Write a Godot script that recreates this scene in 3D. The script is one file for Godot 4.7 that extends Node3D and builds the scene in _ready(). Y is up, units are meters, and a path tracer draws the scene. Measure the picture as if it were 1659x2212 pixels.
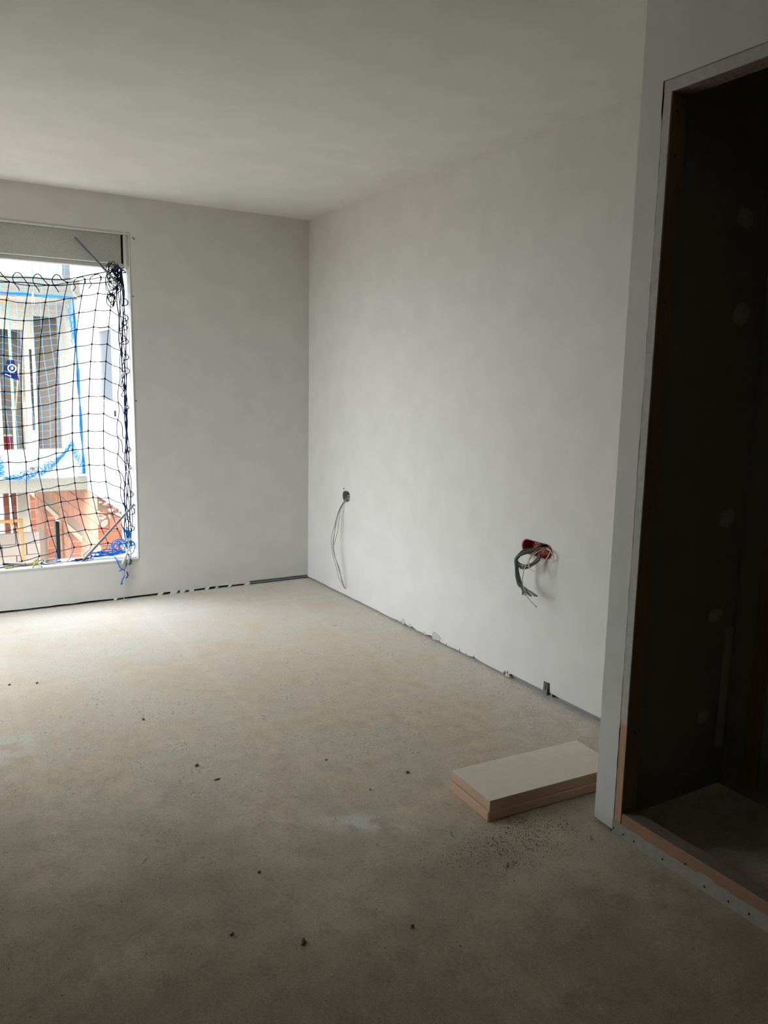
extends Node3D
# An unfinished white room seen from its door side: window with a safety net, bare screed floor,
# two wall boxes with loose wires, a panel on the floor and a dark closet opening.

const H := 2.6            # ceiling height
const XD := -0.609        # face of the closet wall
const ZD := 3.567         # its far corner
const WX1 := -1.255       # right jamb of the window
const WX0 := -2.2        # left jamb of the window
const WY0 := 0.268
const WY1 := 2.378
const WT := 0.17          # thickness of the window wall
const LEFT := -3.4
const REAR := 9.5
const W2A := 0.25          # second window, unseen, added in the left wall for more light
const W2B := 1.4

var M := {}
var used := {}
var rng := RandomNumberGenerator.new()

# ---------------------------------------------------------------- helpers
func numbered(called: String) -> String:
	var n: int = used.get(called, 0)
	used[called] = n + 1
	return called if n == 0 else "%s_%03d" % [called, n]

func tag(o: Node3D, label: String, category: String, group := "") -> Node3D:
	o.set_meta("label", label)
	o.set_meta("category", category)
	if group != "":
		o.set_meta("group", group)
	return o

func thing(called: String, label: String, category: String, at := Vector3.ZERO, group := "") -> Node3D:
	var o := Node3D.new()
	o.name = numbered(called)
	o.position = at
	add_child(o, true)
	tag(o, label, category, group)
	return o

func structure(called: String, at := Vector3.ZERO) -> Node3D:
	var o := Node3D.new()
	o.name = called
	o.position = at
	o.set_meta("kind", "structure")
	add_child(o, true)
	return o

func begin() -> SurfaceTool:
	var st := SurfaceTool.new()
	st.begin(Mesh.PRIMITIVE_TRIANGLES)
	return st

func put(st: SurfaceTool, called: String, material: Material, parent: Node3D = null) -> MeshInstance3D:
	return put_mesh(st.commit(), called, material, parent)

func put_mesh(mesh: Mesh, called: String, material: Material, parent: Node3D = null) -> MeshInstance3D:
	var o := MeshInstance3D.new()
	o.mesh = mesh
	o.material_override = material
	o.name = called if parent else numbered(called)
	(parent if parent else self).add_child(o, true)
	return o

func solid(called: String, material: Material, lo: Vector3, hi: Vector3, parent: Node3D = null, bevel := 0.002) -> MeshInstance3D:
	var st := begin()
	slab(st, lo, hi, bevel)
	var o := put(st, called, material, parent)
	if parent == null:
		o.set_meta("kind", "structure")
	return o

func vert(st: SurfaceTool, p: Vector3, n: Vector3) -> void:
	st.set_normal(n)
	st.add_vertex(p)

func tri(st: SurfaceTool, a: Vector3, b: Vector3, c: Vector3, n: Vector3) -> void:
	var flip := (b - a).cross(c - a).dot(n) > 0.0
	vert(st, a, n)
	vert(st, c if flip else b, n)
	vert(st, b if flip else c, n)

func quad(st: SurfaceTool, a: Vector3, b: Vector3, c: Vector3, d: Vector3, n: Vector3) -> void:
	tri(st, a, b, c, n)
	tri(st, a, c, d, n)

# a box with chamfered edges
func box(st: SurfaceTool, centre: Vector3, size: Vector3, basis := Basis.IDENTITY, bevel := 0.002) -> void:
	var h := size * 0.5
	var e := minf(bevel, minf(h.x, minf(h.y, h.z)) * 0.45)
	for ax in 3:
		var u := (ax + 1) % 3
		var v := (ax + 2) % 3
		for s in [-1.0, 1.0]:
			var n := Vector3.ZERO
			n[ax] = s
			var p := []
			for k in [[-1, -1], [1, -1], [1, 1], [-1, 1]]:
				var q := Vector3.ZERO
				q[ax] = s * h[ax]
				q[u] = k[0] * (h[u] - e)
				q[v] = k[1] * (h[v] - e)
				p.append(centre + basis * q)
			quad(st, p[0], p[1], p[2], p[3], basis * n)
		for su in [-1.0, 1.0]:
			for sv in [-1.0, 1.0]:
				var n2 := Vector3.ZERO
				n2[u] = su
				n2[v] = sv
				var r := []
				for k in [[-1, 0], [1, 0], [1, 1], [-1, 1]]:
					var q := Vector3.ZERO
					q[ax] = k[0] * (h[ax] - e)
					q[u] = su * (h[u] - (e if k[1] else 0.0))
					q[v] = sv * (h[v] - (0.0 if k[1] else e))
					r.append(centre + basis * q)
				quad(st, r[0], r[1], r[2], r[3], (basis * n2).normalized())
	for sx in [-1.0, 1.0]:
		for sy in [-1.0, 1.0]:
			for sz in [-1.0, 1.0]:
				var s := Vector3(sx, sy, sz)
				tri(st, centre + basis * (s * (h - Vector3(0, e, e))), centre + basis * (s * (h - Vector3(e, 0, e))), centre + basis * (s * (h - Vector3(e, e, 0))), (basis * s).normalized())

func slab(st: SurfaceTool, lo: Vector3, hi: Vector3, bevel := 0.002) -> void:
	box(st, (lo + hi) * 0.5, hi - lo, Basis.IDENTITY, bevel)

# a round bar along points
func tube(st: SurfaceTool, pts: Array, radius: float, sides := 6, radius_end := -1.0) -> void:
	if pts.size() < 2:
		return
	if radius_end < 0.0:
		radius_end = radius
	var up := Vector3.UP
	var rings := []
	for i in pts.size():
		var t: Vector3 = (pts[mini(i + 1, pts.size() - 1)] - pts[maxi(i - 1, 0)]).normalized()
		if t.length() < 0.5:
			t = Vector3.UP
		if i == 0:
			up = t.cross(Vector3(0.31, 0.52, 0.8)).normalized()
		up = (up - t * up.dot(t)).normalized()
		var side := t.cross(up)
		var ring := []
		for k in sides:
			var a := TAU * k / sides
			ring.append([pts[i] + (up * cos(a) + side * sin(a)) * lerpf(radius, radius_end, float(i) / (pts.size() - 1)), up * cos(a) + side * sin(a)])
		rings.append(ring)
	for i in pts.size() - 1:
		for k in sides:
			var a: Array = rings[i][k]
			var b: Array = rings[i][(k + 1) % sides]
			var c: Array = rings[i + 1][(k + 1) % sides]
			var d: Array = rings[i + 1][k]
			if (b[0] - a[0]).cross(d[0] - a[0]).dot(a[1] + b[1]) < 0.0:
				vert(st, a[0], a[1]); vert(st, b[0], b[1]); vert(st, c[0], c[1])
				vert(st, a[0], a[1]); vert(st, c[0], c[1]); vert(st, d[0], d[1])
			else:
				vert(st, a[0], a[1]); vert(st, c[0], c[1]); vert(st, b[0], b[1])
				vert(st, a[0], a[1]); vert(st, d[0], d[1]); vert(st, c[0], c[1])
	for e in 2:
		var ring: Array = rings[0] if e == 0 else rings[-1]
		var at: Vector3 = pts[0] if e == 0 else pts[-1]
		var n: Vector3 = (pts[0] - pts[1]).normalized() if e == 0 else (pts[-1] - pts[-2]).normalized()
		for k in sides:
			tri(st, at, ring[k][0], ring[(k + 1) % sides][0], n)

# a smooth curve through the points
func smooth(pts: Array, steps := 5) -> Array:
	var out := []
	for i in pts.size() - 1:
		var p0: Vector3 = pts[maxi(i - 1, 0)]
		var p1: Vector3 = pts[i]
		var p2: Vector3 = pts[i + 1]
		var p3: Vector3 = pts[mini(i + 2, pts.size() - 1)]
		for k in steps:
			out.append(p1.cubic_interpolate(p2, p0, p3, float(k) / steps))
	out.append(pts[-1])
	return out

func wire(st: SurfaceTool, pts: Array, radius: float, sides := 6, steps := 5, radius_end := -1.0) -> void:
	tube(st, smooth(pts, steps), radius, sides, radius_end)

# a lumpy stone or knot
func lump(st: SurfaceTool, at: Vector3, size: Vector3, rough := 0.3, turn := 0.0) -> void:
	var b := Basis(Vector3.UP, turn)
	var rows := 6
	var cols := 8
	var off := rng.randf() * 50.0
	var grid := []
	for i in rows + 1:
		var line := []
		for j in cols:
			var a := PI * i / rows
			var c := TAU * j / cols
			var d := Vector3(sin(a) * cos(c), cos(a), sin(a) * sin(c))
			var r := 1.0 + rough * (sin(d.x * 5.1 + off) * cos(d.z * 4.3 + off * 1.7) + 0.6 * sin(d.y * 7.0 + d.x * 6.0 + off * 0.3))
			line.append(at + b * (d * r * size))
		grid.append(line)
	for i in rows:
		for j in cols:
			var p: Vector3 = grid[i][j]
			var q: Vector3 = grid[i][(j + 1) % cols]
			var r2: Vector3 = grid[i + 1][(j + 1) % cols]
			var s: Vector3 = grid[i + 1][j]
			var n := ((p + q + r2 + s) * 0.25 - at).normalized()
			if i > 0:
				tri(st, p, q, r2, facing(p, q, r2, n))
			if i < rows - 1:
				tri(st, p, r2, s, facing(p, r2, s, n))

func facing(a: Vector3, b: Vector3, c: Vector3, n: Vector3) -> Vector3:
	var f := (b - a).cross(c - a).normalized()
	if f.length() < 0.5:
		return n
	return f if f.dot(n) > 0.0 else -f

# a thin flake with an uneven outline
func flake(st: SurfaceTool, at: Vector3, right: Vector3, up: Vector3, thick: float, uneven := 0.35, n := 9) -> void:
	var out := right.cross(up).normalized()
	var rim := []
	for i in n:
		var a := TAU * i / n
		var r := 1.0 - uneven * rng.randf()
		rim.append(at + right * cos(a) * r + up * sin(a) * r)
	for i in n:
		var p: Vector3 = rim[i]
		var q: Vector3 = rim[(i + 1) % n]
		tri(st, at + out * thick, p + out * thick, q + out * thick, out)
		tri(st, at, p, q, -out)
		quad(st, p, q, q + out * thick, p + out * thick, ((p + q) * 0.5 - at).normalized())

# ---------------------------------------------------------------- materials
func paint(called: String, color: Color, rough := 0.9, tex: Texture2D = null, scale := 1.0, bump: Texture2D = null, depth := 0.0) -> StandardMaterial3D:
	var m := StandardMaterial3D.new()
	m.resource_name = called
	m.albedo_color = color
	m.roughness = rough
	m.metallic_specular = 0.3
	if tex or bump:
		m.uv1_triplanar = true
		m.uv1_world_triplanar = true
		m.uv1_scale = Vector3.ONE * scale
	if tex:
		m.albedo_texture = tex
	if bump:
		m.heightmap_enabled = true
		m.heightmap_texture = bump
		m.heightmap_scale = depth
	M[called] = m
	return m

func noise(freq: float, octaves: int, seed_: int, kind := FastNoiseLite.TYPE_SIMPLEX_SMOOTH) -> FastNoiseLite:
	var n := FastNoiseLite.new()
	n.noise_type = kind
	n.frequency = freq
	n.seed = seed_
	n.fractal_octaves = octaves
	n.fractal_type = FastNoiseLite.FRACTAL_FBM if octaves > 1 else FastNoiseLite.FRACTAL_NONE
	return n

# a seamless grey picture whose mean is near the middle of lo and hi
func grain(size: int, freq: float, octaves: int, seed_: int, lo: float, hi: float) -> ImageTexture:
	var im := noise(freq, octaves, seed_).get_seamless_image(size, size)
	im.convert(Image.FORMAT_L8)
	var d := im.get_data()
	for i in d.size():
		d[i] = int(clampf(lerpf(lo, hi, d[i] / 255.0), 0.0, 1.0) * 255.0)
	return ImageTexture.create_from_image(Image.create_from_data(size, size, false, Image.FORMAT_L8, d))

# the fine sandy grain of the screed, repeating every 0.9 m
func screed_grain() -> Array:
	var n := 1024
	var a := noise(0.13, 4, 3).get_seamless_image(n, n)
	var b := noise(0.28, 2, 8).get_seamless_image(n, n)
	var c := noise(0.05, 3, 21, FastNoiseLite.TYPE_CELLULAR).get_seamless_image(n, n)
	a.convert(Image.FORMAT_L8); b.convert(Image.FORMAT_L8); c.convert(Image.FORMAT_L8)
	var da := a.get_data()
	var db := b.get_data()
	var dc := c.get_data()
	var col := PackedByteArray(); col.resize(n * n * 3)
	var hgt := PackedByteArray(); hgt.resize(n * n)
	for i in n * n:
		var x := da[i] / 255.0
		var y := db[i] / 255.0
		var z := dc[i] / 255.0
		var pit := smoothstep(0.64, 0.76, y * 0.65 + x * 0.35)
		var v := 0.93 + (x - 0.5) * 0.26 + (y - 0.5) * 0.24 - pit * 0.45
		col[i * 3] = int(clampf(v, 0, 1) * 255)
		col[i * 3 + 1] = int(clampf(v - 0.012 + pit * 0.01, 0, 1) * 255)
		col[i * 3 + 2] = int(clampf(v - 0.03 + pit * 0.01, 0, 1) * 255)
		hgt[i] = int(clampf(0.5 + (x - 0.5) * 0.5 + (y - 0.5) * 0.5 + (z - 0.5) * 0.2 - pit * 0.35, 0, 1) * 255)
	return [ImageTexture.create_from_image(Image.create_from_data(n, n, false, Image.FORMAT_RGB8, col)), ImageTexture.create_from_image(Image.create_from_data(n, n, false, Image.FORMAT_L8, hgt))]

# large marks of the screed: pale plaster dust near the walls, browner bare patches, flaked spots, two scuffs, light falloff painted toward the camera and left
func screed_marks(x0: float, z0: float, side: float) -> ImageTexture:
	var n := 1600
	var big := noise(0.006, 4, 5).get_image(n, n, false, false, true)
	var mid := noise(0.022, 4, 17).get_image(n, n, false, false, true)
	var streak := noise(0.03, 4, 31)
	streak.domain_warp_enabled = true
	streak.domain_warp_amplitude = 30.0
	var fine := streak.get_image(n, n, false, false, true)
	var spot := noise(0.16, 3, 77).get_image(n, n, false, false, true)
	var speck := noise(0.42, 2, 91).get_image(n, n, false, false, true)
	for im in [big, mid, fine, spot, speck]:
		im.convert(Image.FORMAT_L8)
	var d1 := big.get_data()
	var d2 := mid.get_data()
	var d3 := fine.get_data()
	var d4 := spot.get_data()
	var d5 := speck.get_data()
	var col := PackedByteArray(); col.resize(n * n * 3)
	var dust := Vector3(0.93, 0.92, 0.90)
	var bare := Vector3(0.91, 0.86, 0.785)
	var dark := Vector3(0.66, 0.59, 0.50)
	var dirt_shade := Vector3(0.67, 0.63, 0.56)
	var scuff := Vector3(0.95, 0.95, 0.93)
	var i := 0
	for py in n:
		var z := z0 + side * py / n
		for px in n:
			var x := x0 + side * px / n
			var b := d1[i] / 255.0
			var m := d2[i] / 255.0
			var f := d3[i] / 255.0
			var s := d4[i] / 255.0
			var t := 0.42 + (b - 0.5) * 0.9 + (m - 0.5) * 0.55
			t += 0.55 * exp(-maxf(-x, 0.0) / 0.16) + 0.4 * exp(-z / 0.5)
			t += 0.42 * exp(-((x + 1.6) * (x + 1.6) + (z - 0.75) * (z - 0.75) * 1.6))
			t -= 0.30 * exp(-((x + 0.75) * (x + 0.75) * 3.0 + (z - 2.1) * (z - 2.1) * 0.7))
			t -= 0.35 * exp(-((x + 2.4) * (x + 2.4) + (z - 1.9) * (z - 1.9) * 1.5))  # left floor toned down in colour to offset strong light there
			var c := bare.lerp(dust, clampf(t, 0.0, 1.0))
			c = c.lerp(dirt_shade, 0.85 * smoothstep(2.5, 4.0, z - 0.5 * x - 0.9 + (b - 0.5) * 0.8))  # darker toward the camera: light falloff painted in, over dirtier screed
			c *= 1.0 + ((m - 0.5) * 0.05 + (f - 0.5) * 0.14 + (s - 0.5) * 0.16) * clampf(z * 0.5 - 0.3, 0.1, 1.0)
			var clump := smoothstep(0.45, 0.78, b * 0.35 + m * 0.65)
			var fl := smoothstep(0.50, 0.68, f * 0.34 + s * 0.66) * (0.15 + 0.95 * clump) * clampf((z - 0.5) * 0.8, 0.15, 1.0)
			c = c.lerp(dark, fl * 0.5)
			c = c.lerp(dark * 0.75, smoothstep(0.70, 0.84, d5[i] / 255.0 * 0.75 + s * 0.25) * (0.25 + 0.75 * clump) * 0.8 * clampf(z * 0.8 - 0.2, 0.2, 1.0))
			var e1 := Vector2((x + 1.33) * 0.8 + (z - 3.18) * 0.6, (z - 3.18) * 0.8 - (x + 1.33) * 0.6)
			var w := 1.3 * exp(-e1.x * e1.x / 0.02 - e1.y * e1.y / 0.003) * smoothstep(0.25, 0.55, f)
			var e2 := Vector2(x + 2.33, z - 2.05)
			w += 0.8 * exp(-e2.x * e2.x / 0.03 - e2.y * e2.y / 0.05) * smoothstep(0.3, 0.65, m)
			c = c.lerp(scuff, clampf(w, 0.0, 1.0))
			c = c.clamp(Vector3.ZERO, Vector3.ONE)
			col[i * 3] = int(c.x * 255)
			col[i * 3 + 1] = int(c.y * 255)
			col[i * 3 + 2] = int(c.z * 255)
			i += 1
	return ImageTexture.create_from_image(Image.create_from_data(n, n, false, Image.FORMAT_RGB8, col))

# wood whose grain runs along one axis of the picture
func wood_picture(base: Color, dark: Color, seed_: int, upright := false) -> ImageTexture:
	var n := 512
	var f := noise(0.012, 3, seed_)
	var g := noise(0.1, 2, seed_ + 5)
	var im := Image.create(n, n, false, Image.FORMAT_RGB8)
	for y in n:
		for x in n:
			var v := 0.5 + 0.5 * sin((f.get_noise_2d(x * 0.25, y * 3.0) * 9.0 + y * 0.05)) * 0.6 + g.get_noise_2d(x * 0.3, y * 3.0) * 0.35
			im.set_pixel(x, y, base.lerp(dark, clampf(v * 0.55, 0.0, 1.0)))
	if upright:
		im.rotate_90(CLOCKWISE)
	return ImageTexture.create_from_image(im)

func make_materials() -> void:
	var soft := grain(512, 0.012, 4, 4, 0.965, 1.0)
	var rough := grain(512, 0.05, 4, 14, 0.72, 1.05)
	var mild := grain(512, 0.05, 4, 34, 0.90, 1.02)
	var bumpy := grain(512, 0.08, 3, 24, 0.0, 1.0)
	paint("wall", Color(0.89, 0.886, 0.87), 0.92, soft, 0.7, bumpy, 0.02)
	paint("ceiling", Color(0.93, 0.925, 0.905), 0.95, soft, 0.5)
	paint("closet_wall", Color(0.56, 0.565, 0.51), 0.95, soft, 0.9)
	paint("filler", Color(0.82, 0.82, 0.80), 0.95, mild, 2.5, bumpy, 0.05)
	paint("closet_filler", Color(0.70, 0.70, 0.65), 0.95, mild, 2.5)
	paint("torn_plaster", Color(0.80, 0.80, 0.775), 0.95, mild, 3.0, bumpy, 0.1)
	paint("frame_plaster", Color(0.80, 0.79, 0.765), 0.95, mild, 1.3, bumpy, 0.03)
	paint("concrete", Color(0.58, 0.585, 0.565), 0.95, mild, 1.0, bumpy, 0.05)
	paint("lintel", Color(0.80, 0.815, 0.785), 0.95, mild, 2.5, bumpy, 0.06)
	paint("zinc", Color(0.60, 0.61, 0.61), 0.55, soft, 3.0)
	M.zinc.metallic = 0.5
	paint("galvanised_rod", Color(0.50, 0.51, 0.52), 0.5)
	M.galvanised_rod.metallic = 0.4
	paint("shade_black", Color(0.05, 0.05, 0.045), 1.0)  # near-black standing for shade in gaps and holes, also for dark screws
	paint("peach_wood", Color(0.64, 0.515, 0.42), 0.8, wood_picture(Color(1, 1, 1), Color(0.88, 0.85, 0.81), 3), 1.6)
	paint("brown_wood", Color(0.56, 0.49, 0.37), 0.85, wood_picture(Color(1, 1, 1), Color(0.8, 0.77, 0.73), 9, true), 1.6)
	paint("peach_upright", Color(0.78, 0.64, 0.53), 0.8, wood_picture(Color(1, 1, 1), Color(0.88, 0.84, 0.80), 5, true), 1.6)
	paint("dirty_wood", Color(0.52, 0.47, 0.43), 0.9, mild, 2.0)
	paint("grey_pink_wood", Color(0.66, 0.57, 0.51), 0.85, rough, 2.0)
	paint("panel_top", Color(0.97, 0.93, 0.87), 0.85, soft, 2.2, bumpy, 0.02)
	paint("panel_edge", Color(0.87, 0.745, 0.645), 0.9, wood_picture(Color(1, 1, 1), Color(0.93, 0.91, 0.89), 14), 3.0)
	paint("red_plastic", Color(0.70, 0.30, 0.25), 0.45)
	paint("grey_plastic", Color(0.62, 0.63, 0.63), 0.5)
	paint("dark_cable", Color(0.42, 0.445, 0.43), 0.45)
	paint("grey_cable", Color(0.55, 0.56, 0.55), 0.5)
	paint("white_cable", Color(0.86, 0.85, 0.82), 0.5)
	paint("net_cord", Color(0.055, 0.075, 0.10), 0.8)
	paint("blue_cord", Color(0.10, 0.46, 0.80), 0.75)
	paint("navy_cord", Color(0.08, 0.20, 0.38), 0.8)
	paint("bright_blue_cord", Color(0.16, 0.56, 0.92), 0.75)
	paint("deep_blue_cord", Color(0.06, 0.34, 0.68), 0.8)
	paint("white_cord", Color(0.80, 0.79, 0.75), 0.9)
	paint("yellow_cord", Color(0.70, 0.68, 0.48), 0.9)
	paint("olive_tape", Color(0.52, 0.52, 0.28), 0.8)
	paint("grey_cord", Color(0.40, 0.43, 0.45), 0.7)
	paint("crumb_dark", Color(0.58, 0.56, 0.51), 1.0, rough, 20.0)
	paint("crumb_brown", Color(0.62, 0.57, 0.49), 1.0, rough, 20.0)
	paint("crumb_white", Color(0.85, 0.84, 0.80), 0.9)
	# outside
	paint("render_white", Color(0.80, 0.80, 0.795), 0.9, soft, 0.4)
	paint("white_plaster", Color(0.82, 0.82, 0.815), 0.9, soft, 0.4)
	paint("upper_concrete", Color(0.52, 0.51, 0.47), 0.95, mild, 1.1)
	paint("dark_render", Color(0.42, 0.42, 0.42), 0.95)
	paint("render_beige", Color(0.86, 0.83, 0.775), 0.95, mild, 0.8)
	paint("upper_render", Color(0.66, 0.65, 0.63), 0.95, mild, 0.8)
	paint("strip_plaster", Color(0.66, 0.65, 0.60), 0.95, mild, 1.3, bumpy, 0.03)
	paint("column_concrete", Color(0.80, 0.80, 0.76), 0.95, mild, 1.1)
	paint("pale_blue_cord", Color(0.34, 0.62, 0.90), 0.75)
	paint("net_cord_blue", Color(0.12, 0.24, 0.38), 0.8)
	paint("inner_taupe", Color(0.72, 0.67, 0.60), 0.95, soft, 0.5)
	paint("grey_concrete", Color(0.585, 0.575, 0.53), 0.95, mild, 1.1, bumpy, 0.2)
	paint("mortar", Color(0.74, 0.66, 0.60), 0.95, rough, 2.0)
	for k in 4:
		paint("shaded_brick_%d" % k, [Color(0.66, 0.42, 0.33), Color(0.62, 0.38, 0.29), Color(0.69, 0.46, 0.37), Color(0.58, 0.36, 0.28)][k], 0.95, mild, 3.0, bumpy, 0.3)  # same brick painted darker, for the shaded end face and reveals
		paint("brick_%d" % k, [Color(0.83, 0.64, 0.55), Color(0.81, 0.615, 0.52), Color(0.84, 0.665, 0.58), Color(0.70, 0.46, 0.37)][k], 0.95, mild, 3.0, bumpy, 0.3)
	for k in 2:
		paint("grey_block_%d" % k, [Color(0.86, 0.83, 0.80), Color(0.82, 0.79, 0.765)][k], 0.95, mild, 3.0, bumpy, 0.4)
	paint("film_glass", Color(0.40, 0.43, 0.46), 0.25)
	paint("pale_glass", Color(0.58, 0.57, 0.60), 0.25)
	paint("pvc", Color(0.90, 0.90, 0.88), 0.5)
	paint("green_pole", Color(0.62, 0.78, 0.68), 0.6)
	paint("flag_navy", Color(0.09, 0.11, 0.30), 0.8)
	paint("flag_white", Color(0.88, 0.88, 0.88), 0.8)
	paint("red_crate", Color(0.66, 0.22, 0.20), 0.6)
	paint("pale_wood", Color(0.82, 0.72, 0.58), 0.8)
	paint("ochre_wood", Color(0.90, 0.74, 0.50), 0.8)
	paint("dark_steel", Color(0.17, 0.18, 0.18), 0.5)
	paint("cream_stone", Color(0.84, 0.80, 0.70), 0.9, mild, 2.0)
	paint("rubble", Color(0.66, 0.60, 0.55), 0.95, rough, 6.0)
	paint("rubble_pale", Color(0.74, 0.72, 0.68), 0.95, rough, 6.0)
	paint("dark_mortar", Color(0.50, 0.43, 0.37), 0.95, rough, 4.0)
	paint("ground", Color(0.62, 0.58, 0.52), 1.0, rough, 0.6)

# ---------------------------------------------------------------- scene
func _ready() -> void:
	rng.seed = 4711
	# camera
	var cam := Camera3D.new()
	cam.name = "camera"
	cam.position = Vector3(-2.5463, 1.4618, 5.3631)
	cam.rotation_order = EULER_ORDER_YXZ
	cam.rotation_degrees = Vector3(-9.0844, -30.8919, 1.1083)
	cam.fov = 65.385
	cam.near = 0.05
	cam.far = 200.0
	add_child(cam)
	# overcast sky, the only light
	var sm := ProceduralSkyMaterial.new()
	sm.sky_top_color = Color(0.86, 0.88, 0.90)
	sm.sky_horizon_color = Color(0.84, 0.86, 0.88)
	sm.sky_curve = 0.3
	sm.ground_bottom_color = Color(0.42, 0.40, 0.37)
	sm.ground_horizon_color = Color(0.60, 0.59, 0.57)
	sm.sun_angle_max = 1.0
	sm.energy_multiplier = 1.0
	var sky := Sky.new()
	sky.sky_material = sm
	var env := Environment.new()
	env.background_mode = Environment.BG_SKY
	env.sky = sky
	env.background_energy_multiplier = 1.0
	env.tonemap_mode = Environment.TONE_MAPPER_LINEAR
	env.tonemap_exposure = 11.8
	env.sdfgi_enabled = true
	env.ssao_enabled = true
	env.ssil_enabled = true
	var we := WorldEnvironment.new()
	we.name = "environment"
	we.environment = env
	add_child(we)

	make_materials()
	build_floor()
	build_shell()
	build_window()
	build_closet()
	build_opposite_building()
	build_side_building()
	build_lower_floor()
	build_net()
	build_sill_things()
	build_grey_box()
	build_red_box()
	build_panel()
	build_debris()

func build_floor() -> void:
	var g := screed_grain()
	var x0 := -4.4
	var side := 5.2
	var m := paint("screed", Color(1, 1, 1), 0.95)
	m.albedo_texture = g[0]
	m.heightmap_enabled = true
	m.heightmap_texture = g[1]
	m.heightmap_scale = 0.13
	m.uv1_scale = Vector3(1.0 / 0.9, 1.0 / 0.9, 1)
	m.detail_enabled = true
	m.detail_blend_mode = BaseMaterial3D.BLEND_MODE_MUL
	m.detail_uv_layer = BaseMaterial3D.DETAIL_UV_2
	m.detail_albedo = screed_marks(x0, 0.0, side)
	var st := begin()
	var lo := Vector3(LEFT - 0.3, -0.25, -WT)
	var hi := Vector3(0.3, 0.0, REAR + 0.2)
	var c := [Vector3(lo.x, 0, lo.z), Vector3(hi.x, 0, lo.z), Vector3(hi.x, 0, hi.z), Vector3(lo.x, 0, lo.z), Vector3(hi.x, 0, hi.z), Vector3(lo.x, 0, hi.z)]
	for p in c:
		st.set_normal(Vector3.UP)
		st.set_uv(Vector2(p.x, p.z))
		st.set_uv2(Vector2((p.x - x0) / side, p.z / side))
		st.add_vertex(p)
	for k in 5:
		var q: Array = [
			[lo, Vector3(hi.x, lo.y, lo.z), Vector3(hi.x, lo.y, hi.z), Vector3(lo.x, lo.y, hi.z), Vector3.DOWN],
			[lo, Vector3(hi.x, lo.y, lo.z), Vector3(hi.x, 0, lo.z), Vector3(lo.x, 0, lo.z), Vector3.FORWARD],
			[Vector3(lo.x, lo.y, hi.z), Vector3(hi.x, lo.y, hi.z), hi, Vector3(lo.x, 0, hi.z), Vector3.BACK],
			[lo, Vector3(lo.x, lo.y, hi.z), Vector3(lo.x, 0, hi.z), Vector3(lo.x, 0, lo.z), Vector3.LEFT],
			[Vector3(hi.x, lo.y, lo.z), Vector3(hi.x, lo.y, hi.z), hi, Vector3(hi.x, 0, lo.z), Vector3.RIGHT]][k]
		quad(st, q[0], q[1], q[2], q[3], q[4])
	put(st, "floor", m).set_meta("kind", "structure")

func csg_wall(called: String, outline: PackedVector2Array, depth: float, at: Vector3, turn: float, m: Material) -> CSGPolygon3D:
	var w := CSGPolygon3D.new()
	w.name = called
	w.polygon = outline
	w.mode = CSGPolygon3D.MODE_DEPTH
	w.depth = depth
	w.position = at
	w.rotation.y = turn
	w.material = m
	w.set_meta("kind", "structure")
	add_child(w, true)
	return w

func hole(parent: CSGShape3D, outline: PackedVector2Array, depth: float, m: Material) -> void:
	var c := CSGPolygon3D.new()
	c.name = "cut"
	c.operation = CSGShape3D.OPERATION_SUBTRACTION
	c.polygon = outline
	c.mode = CSGPolygon3D.MODE_DEPTH
	c.depth = depth
	c.position.z = 0.01
	c.material = m
	parent.add_child(c, true)

func stadium(centre: Vector2, half: float, r: float, n := 10) -> PackedVector2Array:
	var out := PackedVector2Array()
	for s in 2:
		for i in n + 1:
			var a := -PI / 2 + PI * i / n + (PI if s else 0.0)
			out.append(centre + Vector2((-half if s else half) + cos(a) * r, sin(a) * r))
	return out

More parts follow.
